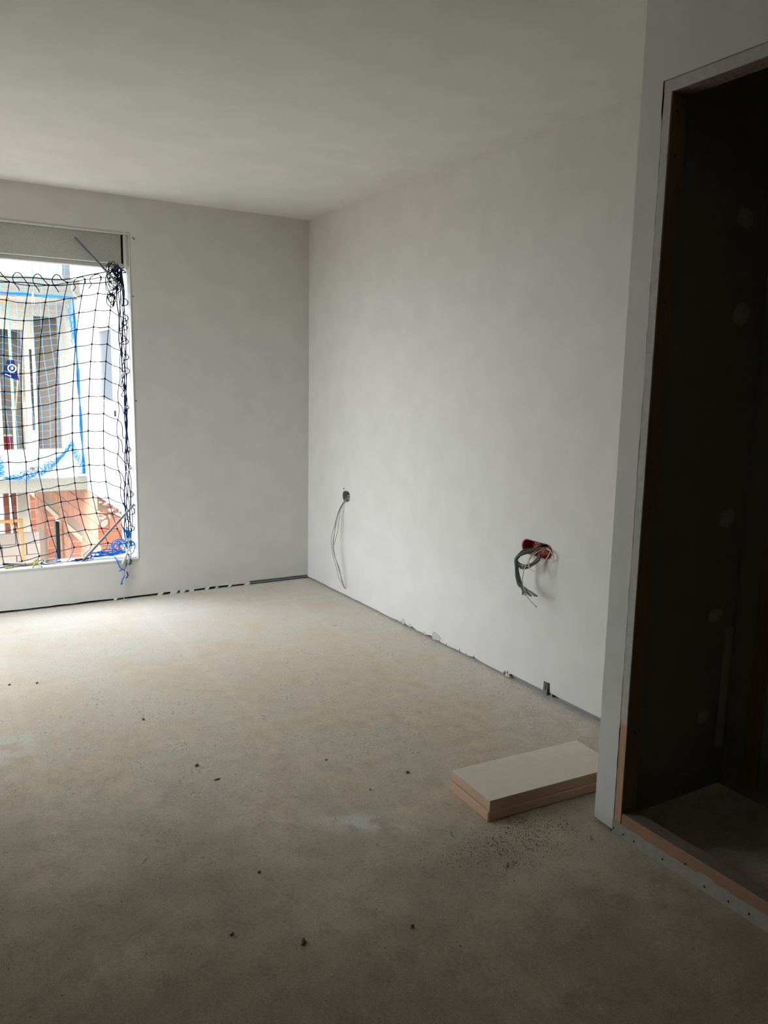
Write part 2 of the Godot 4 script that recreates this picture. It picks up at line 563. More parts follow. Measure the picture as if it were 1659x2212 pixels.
func build_shell() -> void:
	# ceiling, hidden walls
	solid("ceiling", M.ceiling, Vector3(LEFT - 0.3, H, -WT), Vector3(0.3, H + 0.25, REAR + 0.2), null, 0.0)
	var lw := csg_wall("wall_left", PackedVector2Array([Vector2(-WT, 0), Vector2(REAR + 0.2, 0), Vector2(REAR + 0.2, H), Vector2(-WT, H)]), 0.3, Vector3(LEFT - 0.3, 0, 0), -PI / 2, M.concrete)
	hole(lw, PackedVector2Array([Vector2(W2A, WY0), Vector2(W2B, WY0), Vector2(W2B, WY1), Vector2(W2A, WY1)]), 0.4, M.concrete)  # unseen opening added to brighten the room
	solid("wall_rear", M.concrete, Vector3(LEFT, 0, REAR), Vector3(0.3, H, REAR + 0.2), null, 0.0)
	# window wall: the board ends a little above the floor, unevenly
	var p := PackedVector2Array()
	p.append(Vector2(LEFT, H))
	p.append(Vector2(LEFT, 0.012))
	var x := LEFT + 0.07
	while x < -0.50:
		p.append(Vector2(x, 0.011 + 0.005 * rng.randf()))
		x += 0.05 + rng.randf() * 0.05
	p.append(Vector2(-0.475, 0.012))
	p.append(Vector2(-0.468, 0.026))
	p.append(Vector2(-0.002, 0.0255))
	p.append(Vector2(-0.002, 0.003))
	p.append(Vector2(0.3, 0.003))
	p.append(Vector2(0.3, H))
	var w := csg_wall("wall_back", p, WT, Vector3.ZERO, 0.0, M.wall)
	hole(w, PackedVector2Array([Vector2(WX0, WY0), Vector2(WX1, WY0), Vector2(WX1, WY1), Vector2(WX0, WY1)]), WT + 0.05, M.wall)
	# metal floor track behind the board
	var tr := structure("trim_1")
	solid("floor_track", M.zinc, Vector3(-0.474, 0.0, -WT), Vector3(-0.004, 0.03, -0.013), tr, 0.001)
	solid("hollow_shade", M.shade_black, Vector3(LEFT, 0.0, -WT), Vector3(-0.476, 0.03, -0.03), tr, 0.0)  # black box painted as the shade under the board
	var st := begin()
	box(st, Vector3(-0.235, 0.012, -0.006), Vector3(0.46, 0.003, 0.02), Basis(Vector3(1, 0, 0), 0.4), 0.0005)
	put(st, "track_lip", M.zinc, tr)
	# torn paper and plaster left on the joint between board and floor
	for a in [[-1.12, 0.02], [-1.03, 0.025], [-0.965, 0.02], [-0.90, 0.016], [-0.79, 0.014], [-0.72, 0.010], [-0.62, 0.012], [-0.49, 0.018], [-1.42, 0.012]]:
		st = begin()
		flake(st, Vector3(a[0], 0.008, 0.002), Vector3(a[1] * 1.3, a[1] * 0.5, 0.004), Vector3(-a[1] * 0.3, a[1] * 0.55, -0.003), 0.0015)
		put(st, "plaster_scrap", M.crumb_white, tr)
	# right wall
	p = PackedVector2Array()
	p.append(Vector2(0.0, H))
	p.append(Vector2(0.0, 0.009))
	var z := 0.06
	while z < 2.30:
		var d := 0.010 + 0.004 * rng.randf() + (0.010 * rng.randf() if z > 1.25 and rng.randf() < 0.3 else 0.0)
		p.append(Vector2(z, d))
		if z > 1.2 and rng.randf() < 0.25:
			p.append(Vector2(z + 0.006, d + 0.022 * rng.randf()))
			p.append(Vector2(z + 0.012, d))
		z += 0.03 + rng.randf() * 0.05
	for q in [Vector2(2.33, 0.012), Vector2(2.345, 0.034), Vector2(2.352, 0.014), Vector2(2.36, 0.040), Vector2(2.372, 0.016), Vector2(2.385, 0.028), Vector2(2.628, 0.0255), Vector2(2.630, 0.073), Vector2(2.672, 0.075), Vector2(2.676, 0.030), Vector2(2.722, 0.027), Vector2(ZD, 0.026), Vector2(ZD, H)]:
		p.append(q)
	w = csg_wall("wall_right", p, 0.12, Vector3.ZERO, -PI / 2, M.wall)
	hole(w, stadium(Vector2(0.603, 0.703), 0.016, 0.0375), 0.075, M.wall)
	hole(w, stadium(Vector2(2.535, 0.700), 0.071, 0.036), 0.075, M.wall)
	hole(w, stadium(Vector2(0.566, 0.752), 0.004, 0.006, 5), 0.03, M.wall)
	tr = structure("trim_2")
	solid("hollow_shade", M.shade_black, Vector3(0.03, 0.0, 0.0), Vector3(0.12, 0.031, 2.376), tr, 0.0)  # shade of the slot under this board, as a black box
	solid("floor_track", M.zinc, Vector3(0.0135, 0.0, 2.378), Vector3(0.12, 0.031, 2.640), tr, 0.001)
	solid("floor_track", M.zinc, Vector3(0.0135, 0.0, 2.724), Vector3(0.12, 0.031, ZD), tr, 0.001)
	solid("stud", M.zinc, Vector3(0.020, 0.0, 2.659), Vector3(0.12, 0.079, 2.672), tr, 0.001)
	solid("stud", M.zinc, Vector3(0.0135, 0.030, 2.626), Vector3(0.12, 0.079, 2.642), tr, 0.001)
	solid("hollow_shade", M.shade_black, Vector3(0.075, 0.0, 2.640), Vector3(0.12, 0.079, 2.724), tr, 0.0)
	# torn patches at its foot
	for a in [[1.36, 0.026, 0.030, 0.020], [1.44, 0.020, 0.020, 0.014], [1.72, 0.032, 0.060, 0.030], [1.60, 0.017, 0.020, 0.010]]:
		st = begin()
		flake(st, Vector3(-0.0005, a[1], a[0]), Vector3(0, 0, a[2]), Vector3(0, a[3], 0), -0.0015 if a[0] < 1.5 else 0.0012)
		put(st, "torn_patch", M.torn_plaster, tr)
	for k in 7:
		st = begin()
		var zz := 2.325 + 0.055 * rng.randf()
		var ww := 0.004 + 0.008 * rng.randf()
		flake(st, Vector3(-0.003, 0.008 + 0.016 * rng.randf(), zz), Vector3(-0.003, ww * (rng.randf() - 0.5), ww), Vector3(0.003 * rng.randf(), 0.005 + 0.008 * rng.randf(), 0.006 * (rng.randf() - 0.5)), 0.001, 0.5, 7)
		put(st, "plaster_scrap", M.crumb_white, tr)

func build_window() -> void:
	var w := structure("window_1")
	# concrete lintel of the shutter box, set back, with a pale lip under it
	solid("lintel", M.lintel, Vector3(WX0, 2.198, -WT), Vector3(-1.288, WY1, -0.10), w, 0.003)
	solid("lintel_lip", M.filler, Vector3(WX0, 2.172, -WT - 0.02), Vector3(-1.27, 2.199, -0.135), w, 0.003)
	solid("jamb_filler", M.filler, Vector3(-1.2785, 2.17, -0.098), Vector3(WX1 + 0.001, WY1, -0.035), w, 0.006)
	solid("gap_shade", M.shade_black, Vector3(-1.288, 2.20, -WT), Vector3(WX1 + 0.001, WY1, -0.101), w, 0.0)  # black block painted as the shade in the slot
	# rounded corner beads round the opening
	var st := begin()
	wire(st, [Vector3(WX0, WY1 - 0.003, -0.004), Vector3(-1.98, WY1 - 0.002, -0.004), Vector3(-1.70, WY1 - 0.004, -0.003), Vector3(WX1, WY1 - 0.003, -0.004)], 0.008, 8, 6)
	put(st, "corner_bead", M.filler, w)
	st = begin()
	wire(st, [Vector3(WX1 - 0.003, WY0, -0.004), Vector3(WX1 - 0.001, 1.1, -0.004), Vector3(WX1 - 0.004, 1.6, -0.003), Vector3(WX1 - 0.003, WY1, -0.004)], 0.006, 8, 6)
	put(st, "corner_bead", M.filler, w)
	solid("sill", M.filler, Vector3(WX0, WY0 - 0.02, -WT - 0.04), Vector3(WX1, WY0 + 0.003, 0.001), w, 0.004)
	for a in [Vector3(-1.236, 2.352, 0.0), Vector3(-1.229, 2.345, 0.0), Vector3(-1.246, 1.99, 0.0), Vector3(-1.246, 1.325, 0.0)]:
		st = begin()
		lump(st, a, Vector3(0.004, 0.004, 0.002), 0.2)
		put(st, "nail_hole", M.shade_black, w)

func build_closet() -> void:
	# wall with the opening, in the plane parallel to the right wall
	var p := PackedVector2Array([Vector2(ZD, H), Vector2(ZD, 0.016), Vector2(3.6, 0.012), Vector2(3.6465, 0.010)])
	var y := 0.05
	while y < 2.33:
		var edge := 3.6485 + 0.0035 * rng.randf()
		if y > 2.25:
			edge = 3.6455
		elif y > 1.5:
			edge = 3.6512 - (0.002 if rng.randf() < 0.2 else 0.0)
		p.append(Vector2(edge, y))
		y += 0.02 + 0.03 * rng.randf()
	p.append(Vector2(3.6455, 2.3395))
	p.append(Vector2(4.25, 2.3380))
	p.append(Vector2(5.10, 2.338))
	p.append(Vector2(5.10, 0.01))
	p.append(Vector2(5.30, 0.01))
	p.append(Vector2(5.30, H))
	csg_wall("wall_closet", p, 0.048, Vector3(XD, 0, 0), -PI / 2, M.wall)
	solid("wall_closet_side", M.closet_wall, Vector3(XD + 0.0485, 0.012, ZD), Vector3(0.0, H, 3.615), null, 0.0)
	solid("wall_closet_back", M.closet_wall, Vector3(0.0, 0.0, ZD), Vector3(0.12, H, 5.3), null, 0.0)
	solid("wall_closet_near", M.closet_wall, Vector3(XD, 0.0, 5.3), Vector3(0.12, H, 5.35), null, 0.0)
	solid("wall_closet_end", M.wall, Vector3(0.0, 0.0, 5.35), Vector3(0.12, H, REAR + 0.2), null, 0.0)
	# filler patches over the board screws
	var st: SurfaceTool
	var tr := structure("trim_3")
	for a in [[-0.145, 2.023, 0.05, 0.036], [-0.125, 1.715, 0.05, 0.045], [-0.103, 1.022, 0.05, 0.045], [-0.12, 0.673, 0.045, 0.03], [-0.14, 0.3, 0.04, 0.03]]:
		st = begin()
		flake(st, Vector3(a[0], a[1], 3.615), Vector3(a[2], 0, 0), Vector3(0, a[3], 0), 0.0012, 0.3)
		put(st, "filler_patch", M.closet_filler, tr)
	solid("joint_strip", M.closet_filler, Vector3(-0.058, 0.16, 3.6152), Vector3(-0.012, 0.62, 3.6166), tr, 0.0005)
	solid("corner_stud", M.brown_wood, Vector3(-0.006, 0.05, 3.70), Vector3(0.0, 1.35, 3.76), tr, 0.001)
	# wooden frame: jamb, head, threshold
	var d := structure("door_1")
	var x1 := XD + 0.068
	solid("jamb", M.peach_upright, Vector3(XD - 0.0005, 0.0, 3.6535), Vector3(XD + 0.004, 2.303, 3.682), d, 0.001)
	solid("jamb_lining", M.brown_wood, Vector3(XD + 0.0042, 0.0, 3.656), Vector3(x1, 2.303, 3.6815), d, 0.001)
	solid("head", M.frame_plaster, Vector3(XD - 0.001, 2.303, 3.6515), Vector3(XD + 0.004, 2.3368, 5.10), d, 0.0015)
	solid("head_lining", M.grey_pink_wood, Vector3(XD + 0.0042, 2.303, 3.652), Vector3(x1, 2.337, 5.10), d, 0.001)
	solid("jamb_near", M.peach_upright, Vector3(XD - 0.0005, 0.0, 5.066), Vector3(x1, 2.303, 5.10), d, 0.001)
	# plaster smeared over the jamb, bare wood left below
	st = begin()
	var n := 40
	for i in n:
		var ya := 0.40 + (2.303 - 0.40) * i / n
		var yb := 0.40 + (2.303 - 0.40) * (i + 1) / n
		var la := 3.6535 + 0.001 * sin(i * 2.1)
		var lb := 3.6535 + 0.001 * sin((i + 1) * 2.1)
		var ra := 3.6805
		var rb := 3.6805
		var xx := XD - 0.0016
		quad(st, Vector3(xx, ya, la), Vector3(xx, yb, lb), Vector3(xx, yb, rb), Vector3(xx, ya, ra), Vector3.LEFT)
		quad(st, Vector3(xx, ya, la), Vector3(xx, yb, lb), Vector3(xx + 0.0012, yb, lb), Vector3(xx + 0.0012, ya, la), Vector3.FORWARD)
		quad(st, Vector3(xx, ya, ra), Vector3(xx, yb, rb), Vector3(xx + 0.0012, yb, rb), Vector3(xx + 0.0012, ya, ra), Vector3.BACK)
	flake(st, Vector3(XD - 0.0008, 0.402, 3.668), Vector3(0, 0, 0.012), Vector3(0, 0.02, 0), -0.0009, 0.3)
	put(st, "filler_coat", M.frame_plaster, d)
	var th := solid("threshold", M.peach_wood, Vector3(XD - 0.0005, 0.0, 3.6825), Vector3(x1 - 0.012, 0.082, 5.066), d, 0.004)
	solid("threshold_top", M.dirty_wood, Vector3(XD + 0.004, 0.0822, 3.6825), Vector3(x1 - 0.013, 0.0835, 5.066), d, 0.0005)
	th.set_meta("label", "bare peach wood sill board of the opening")
	# grey plaster strip on the front of the threshold, ragged at its top
	st = begin()
	n = 60
	var prev := 0.048
	for i in n:
		var za := 3.6505 + (5.066 - 3.6505) * i / n
		var zb := 3.6505 + (5.066 - 3.6505) * (i + 1) / n
		var next := 0.047 + 0.004 * (rng.randf() - 0.5) + (0.006 if i > 13 and i < 16 else 0.0)
		var xx := XD - 0.0035
		quad(st, Vector3(xx, 0.001, za), Vector3(xx, 0.001, zb), Vector3(xx, next, zb), Vector3(xx, prev, za), Vector3.LEFT)
		quad(st, Vector3(xx, prev, za), Vector3(xx, next, zb), Vector3(xx + 0.003, next, zb), Vector3(xx + 0.003, prev, za), Vector3.UP)
		prev = next
	put(st, "plaster_strip", M.strip_plaster, d)
	for a in [[0.020, 3.657], [0.018, 3.699], [0.018, 3.744], [0.020, 3.859], [0.050, 3.941], [0.017, 4.012], [0.019, 4.093], [0.021, 4.159]]:
		st = begin()
		lump(st, Vector3(XD - 0.0035, a[0], a[1]), Vector3(0.0012, 0.0035, 0.003), 0.2)
		put(st, "screw", M.shade_black, d)
	for a in [[-0.584, 2.254], [-0.581, 2.133], [-0.572, 2.039], [-0.578, 1.72], [-0.575, 1.1], [-0.575, 0.36]]:
		st = begin()
		lump(st, Vector3(a[0], a[1], 3.682), Vector3(0.003, 0.003, 0.0012), 0.2)
		put(st, "screw", M.shade_black, d)
	# shade of the crack between wall board and frame, as a black strip
	solid("split", M.shade_black, Vector3(XD + 0.003, 0.0, 3.640), Vector3(XD + 0.02, 2.338, 3.655), d, 0.0)

# ---------------------------------------------------------------- outside
func brick(parent: Node3D, called: String, lo: Vector3, hi: Vector3, mats: Array) -> void:
	var st := begin()
	var j := 0.006
	slab(st, lo + Vector3(rng.randf() * j, 0, rng.randf() * j), hi - Vector3(rng.randf() * j, rng.randf() * 0.003, rng.randf() * j), 0.004)
	put(st, called, mats[rng.randi() % mats.size()], parent)

func build_opposite_building() -> void:
	var b := thing("apartment_building", "pale apartment block across the courtyard with netted balcony and grey concrete floor edges", "building")
	var zf := -6.5
	var xr := -0.384
	solid("floor_slab", M.grey_concrete, Vector3(-6.0, -0.105, -13.0), Vector3(xr, 0.080, zf), b, 0.006)
	solid("screed_layer", M.render_white, Vector3(-6.0, 0.08, -13.0), Vector3(xr, 0.096, zf - 0.03), b, 0.004)
	solid("upper_slab", M.upper_concrete, Vector3(-6.0, 2.62, -13.0), Vector3(xr, 2.80, zf), b, 0.006)
	solid("upper_slab_edge", M.upper_concrete, Vector3(-6.0, 2.55, -6.75), Vector3(xr, 2.62, zf + 0.03), b, 0.006)
	solid("soffit", M.pvc, Vector3(-6.0, 2.585, -8.0), Vector3(xr, 2.62, -6.75), b, 0.0)
	# back wall of the balcony with its openings
	var zb := -8.0
	var t := 0.2
	solid("wall", M.render_beige, Vector3(-6.0, 0.0, zb - t), Vector3(-1.30, 2.62, zb), b, 0.003)
	solid("wall", M.render_beige, Vector3(-1.30, 2.17, zb - t), Vector3(-0.95, 2.62, zb), b, 0.003)
	solid("wall", M.render_white, Vector3(-1.30, 0.0, zb - t), Vector3(-0.95, 0.36, zb), b, 0.003)
	solid("pier", M.render_beige, Vector3(-0.95, 0.0, zb - t), Vector3(-0.882, 2.62, zb), b, 0.003)
	solid("wall", M.render_beige, Vector3(-0.882, 1.885, zb - t), Vector3(-0.845, 2.62, zb), b, 0.003)
	solid("wall", M.render_white, Vector3(-0.882, 0.0, zb - t), Vector3(-0.845, 0.66, zb), b, 0.003)
	solid("pier", M.render_white, Vector3(-0.845, 0.0, zb - t), Vector3(-0.80, 2.62, zb), b, 0.003)
	solid("wall", M.render_beige, Vector3(-0.80, 2.385, zb - t), Vector3(-0.45, 2.62, zb), b, 0.003)
	solid("wall", M.render_white, Vector3(-0.80, 0.0, zb - t), Vector3(-0.45, 0.365, zb), b, 0.003)
	solid("pier", M.render_white, Vector3(-0.45, 0.0, zb - t), Vector3(-0.36, 2.62, zb), b, 0.003)
	solid("wall", M.render_beige, Vector3(-0.36, 1.99, zb - t), Vector3(-0.1, 2.62, zb), b, 0.003)
	solid("wall", M.render_white, Vector3(-0.36, 0.0, zb - t), Vector3(-0.1, 0.50, zb), b, 0.003)
	# rooms behind
	solid("room_floor", M.render_white, Vector3(-6.0, 0.096, -13.0), Vector3(0.8, 0.35, zb - t), b, 0.003)
	solid("room_wall", M.inner_taupe, Vector3(-0.89, 0.1, -8.55), Vector3(0.8, 2.62, -8.45), b, 0.003)
	solid("room_wall", M.inner_taupe, Vector3(-6.0, 0.35, -8.75), Vector3(0.8, 2.62, -8.65), b, 0.003)
	solid("room_partition", M.render_white, Vector3(-0.97, 0.35, -8.65), Vector3(-0.90, 2.62, zb - t), b, 0.003)
	solid("side_return", M.render_beige, Vector3(-0.40, 0.0, -13.0), Vector3(xr + 0.01, 2.62, -6.9), b, 0.003)
	# upper floor: rail of pale bars, grey post, wall behind
	solid("upper_wall", M.upper_render, Vector3(-6.0, 2.8, -8.2), Vector3(xr, 7.2, -8.0), b, 0.003)
	solid("post", M.dark_render, Vector3(-0.585, 2.8, -6.62), Vector3(-0.497, 4.5, -6.53), b, 0.006)
	solid("parapet", M.upper_render, Vector3(-1.02, 2.8, -6.62), Vector3(-0.60, 3.6, -6.56), b, 0.006)
	for k in 24:
		solid("rail_bar", M.pvc, Vector3(-1.10 - k * 0.105, 2.8, -6.60), Vector3(-1.055 - k * 0.105, 3.7, -6.56), b, 0.004)
	solid("hand_rail", M.pvc, Vector3(-3.7, 3.7, -6.62), Vector3(-1.03, 3.75, -6.54), b, 0.006)
	# grey-green pole with a navy banner on it
	var p := thing("prop_pole", "pale green upright prop on the balcony across the courtyard, navy banner tied to it", "pole", Vector3(-1.225, 0.096, -7.2))
	var st := begin()
	tube(st, [Vector3(0, 0, 0), Vector3(0, 2.46, 0)], 0.020, 10)
	put(st, "tube", M.green_pole, p)
	st = begin()
	tube(st, [Vector3(0, 0.9, 0), Vector3(0, 0.95, 0)], 0.030, 10)
	put(st, "collar", M.green_pole, p)
	st = begin()
	slab(st, Vector3(-0.10, 2.40, -0.05), Vector3(0.12, 2.44, 0.05), 0.004)
	put(st, "head_plate", M.ochre_wood, p)
	st = begin()
	slab(st, Vector3(-0.07, 0.0, -0.07), Vector3(0.07, 0.012, 0.07), 0.003)
	put(st, "foot_plate", M.green_pole, p)
	var f := thing("banner", "navy cloth with a round white emblem hanging on the green balcony prop", "banner", Vector3(-1.235, 1.70, -7.15))
	st = begin()
	var rows := 8
	var cols := 10
	for i in rows:
		for j in cols:
			var q := []
			for e in [[0, 0], [1, 0], [1, 1], [0, 1]]:
				var v := float(i + e[1]) / rows
				var u := float(j + e[0]) / cols
				var half := lerpf(0.045, 0.115, v)
				q.append(Vector3(lerpf(-half, half, u) - 0.02 * v, -0.23 * v - 0.05 * v * u + 0.02 * v * (1 - u), 0.02 + 0.03 * sin(u * 7.0) * v))
			quad(st, q[0], q[1], q[2], q[3], facing(q[0], q[1], q[2], Vector3.BACK))
			var s := Vector3(0, 0, -0.004)
			quad(st, q[0] + s, q[1] + s, q[2] + s, q[3] + s, facing(q[0], q[1], q[2], Vector3.FORWARD))
	put(st, "cloth", M.flag_navy, f)
	st = begin()
	var ring := []
	for k in 25:
		ring.append(Vector3(0.008 + cos(TAU * k / 24) * 0.05, -0.115 + sin(TAU * k / 24) * 0.052, 0.055))
	tube(st, ring, 0.008, 6)
	put(st, "emblem_ring", M.flag_white, f)
	st = begin()
	flake(st, Vector3(0.012, -0.115, 0.052), Vector3(0.022, 0.006, 0), Vector3(-0.006, 0.03, 0), 0.004, 0.5)
	put(st, "emblem", M.flag_white, f)
	st = begin()
	wire(st, [Vector3(-0.09, -0.195, 0.045), Vector3(-0.05, -0.21, 0.055), Vector3(-0.015, -0.225, 0.05)], 0.006, 5)
	put(st, "hem_stripe", M.flag_white, f)
	# small things in the room behind
	var c := thing("crate", "small red crate on the floor of the room across the courtyard", "crate", Vector3(-1.20, 0.35, -8.45))
	st = begin()
	slab(st, Vector3(-0.09, 0.0, -0.08), Vector3(0.05, 0.20, 0.08), 0.006)
	put(st, "body", M.red_crate, c)
	st = begin()
	slab(st, Vector3(-0.10, 0.20, -0.09), Vector3(0.06, 0.225, 0.09), 0.005)
	put(st, "rim", M.flag_white, c)
	st = begin()
	tube(st, [Vector3(-1.03, 1.66, -8.0), Vector3(-1.13, 0.36, -8.5)], 0.014, 6)
	tag(put(st, "batten", M.pale_wood), "pale wooden batten leaning in the balcony opening behind the green prop", "batten")
	st = begin()
	tube(st, [Vector3(-0.985, 1.60, -8.1), Vector3(-0.965, 0.36, -8.35)], 0.013, 6)
	tag(put(st, "batten", M.ochre_wood), "ochre batten standing beside the pale batten in the balcony opening", "batten")
	# blue safety net hung before the balcony
	var net := thing("balcony_net", "fine bright blue safety net hung across the balcony opposite", "net")
	st = begin()
	var nx := 22
	var ny := 25
	var grid := []
	for i in ny + 1:
		var line := []
		for j in nx + 1:
			var v := float(i) / ny
			var u := float(j) / nx
			var xa := lerpf(-2.7, lerpf(-0.515, -0.452, v), u)
			var ya := lerpf(2.53, 0.20, v) - 0.05 * sin(v * PI) * sin(u * 19.0) * (1.0 - v * 0.5)
			xa += 0.025 * sin(v * 7.0 + u * 12.0) * sin(v * PI)
			line.append(Vector3(xa, ya + 0.012 * (rng.randf() - 0.5), -6.40 + 0.05 * sin(u * 16.0) * sin(v * PI) + 0.01 * rng.randf()))
		grid.append(line)
	for i in ny + 1:
		tube(st, grid[i], 0.0020, 4)
	for j in nx + 1:
		var line := []
		for i in ny + 1:
			line.append(grid[i][j])
		tube(st, line, 0.0028, 4)
	put(st, "mesh", M.pale_blue_cord, net).set_meta("kind", "stuff")
	st = begin()
	for j in nx + 3:
		var xa := -2.7 + j * 0.1005
		tube(st, [Vector3(xa, 2.53, -6.42), Vector3(xa + 0.012, 2.64, -6.44), Vector3(xa - 0.008, 2.78, -6.45), Vector3(xa + 0.01, 2.95, -6.46), Vector3(xa, 3.15, -6.46)], 0.0030, 4)
	for i in 3:
		tube(st, [Vector3(-2.7, 2.70 + i * 0.11, -6.44), Vector3(-0.5, 2.715 + i * 0.11, -6.44)], 0.0016, 4)
	put(st, "upper_mesh", M.pale_blue_cord, net).set_meta("kind", "stuff")
	# gathered edges
	for k in 5:
		st = begin()
		var line := []
		for i in 15:
			var v := i / 14.0
			line.append(Vector3(lerpf(-0.507, -0.455, v) + 0.008 * sin(i * 1.7 + k) + 0.004 * k, lerpf(2.53, 0.14, v), -6.385 + 0.008 * cos(i * 2.1 + k * 2.0)))
		wire(st, line, 0.0075, 5, 3)
		put(st, "edge_rope", M.blue_cord if k % 2 else M.deep_blue_cord, net)
	for k in 3:
		st = begin()
		var line := []
		for i in 16:
			var v := i / 15.0
			line.append(Vector3(lerpf(-2.7, -0.51, v), 2.555 - 0.010 * v + 0.006 * sin(i * 2.3 + k) + 0.006 * k, -6.41 + 0.006 * cos(i + k)))
		wire(st, line, 0.006, 5, 3)
		put(st, "head_rope", M.blue_cord, net)
	for k in 12:
		st = begin()
		var line := []
		var lag := rng.randf() * 6.0
		for i in 20:
			var v := i / 19.0
			var sag := 0.13 + 0.42 * v * v * v
			line.append(Vector3(lerpf(-1.47, -0.62, v) + 0.02 * sin(i * 2.7 + lag), sag + (0.010 + 0.045 * sin(v * PI)) * sin(i * 1.9 + lag) * (0.5 if k < 5 else 1.0) + 0.02 * (k - 6) * 0.4 * sin(v * PI), -6.36 + 0.02 * cos(i * 1.4 + k)))
		wire(st, line, 0.0034, 5, 3)
		put(st, "swag", [M.blue_cord, M.bright_blue_cord, M.deep_blue_cord][k % 3], net)
	for k in 9:
		st = begin()
		var line := []
		for i in 10:
			var v := i / 9.0
			line.append(Vector3(lerpf(-0.62, -0.455, v) + 0.03 * sin(i * 2.0 + k * 2.2), lerpf(0.54, 0.17, v) + 0.05 * sin(i * 1.3 + k) + 0.012 * k, -6.36 + 0.02 * cos(i * 1.4 + k)))
		wire(st, line, 0.0030, 5, 3)
		put(st, "swag", M.blue_cord if k % 2 else M.bright_blue_cord, net)
	for k in 14:
		st = begin()
		var line := []
		for i in 9:
			line.append(Vector3(-1.50 + 0.05 * sin(i * 2.2 + k * 1.9) - 0.006 * k, 0.14 + 0.045 * i * (0.5 + 0.06 * k), -6.36 + 0.03 * cos(i * 1.7 + k)))
		wire(st, line, 0.0036, 5, 3)
		put(st, "gathered_cord", M.blue_cord if k % 2 else M.bright_blue_cord, net)
	for k in 12:
		st = begin()
		var line := []
		for i in 9:
			line.append(Vector3(-0.515 - 0.07 * rng.randf() * (1.0 - 0.05 * k), 2.53 - 0.03 * i - 0.035 * k - 0.03 * rng.randf(), -6.36 + 0.02 * cos(i * 1.7 + k)))
		wire(st, line, 0.0030, 5, 3)
		put(st, "gathered_cord", M.blue_cord if k % 2 else M.bright_blue_cord, net)
	st = begin()
	wire(st, [Vector3(-0.49, 2.50, -6.36), Vector3(-0.475, 2.30, -6.36), Vector3(-0.468, 1.9, -6.36), Vector3(-0.462, 1.6, -6.36)], 0.007, 5)
	put(st, "tie", M.white_cord, net)
	st = begin()
	wire(st, [Vector3(-1.008, 2.57, -6.35), Vector3(-1.02, 2.47, -6.34), Vector3(-1.022, 2.42, -6.34)], 0.006, 5)
	put(st, "tie", M.white_cord, net)
	st = begin()
	wire(st, [Vector3(-1.008, 2.57, -6.35), Vector3(-0.995, 2.48, -6.34), Vector3(-0.995, 2.42, -6.34)], 0.006, 5)
	put(st, "tie", M.white_cord, net)
	st = begin()
	wire(st, [Vector3(-0.50, 2.72, -6.36), Vector3(-0.515, 2.66, -6.36), Vector3(-0.48, 2.57, -6.35), Vector3(-0.42, 2.52, -6.35)], 0.006, 5)
	put(st, "tie", M.white_cord, net)
	st = begin()
	wire(st, [Vector3(-0.85, 0.22, -6.33), Vector3(-0.845, 0.16, -6.33), Vector3(-0.835, 0.10, -6.33)], 0.006, 5)
	put(st, "tie", M.white_cord, net)
	for k in 3:
		st = begin()
		var line := []
		for i in 11:
			line.append(Vector3(-0.50 + 0.045 * cos(TAU * i / 10.0 + k) + 0.02 * k, 0.125 + 0.03 * sin(TAU * i / 10.0 + k), -6.36))
		wire(st, line, 0.0035, 5, 2)
		put(st, "loop", M.grey_cord, net)

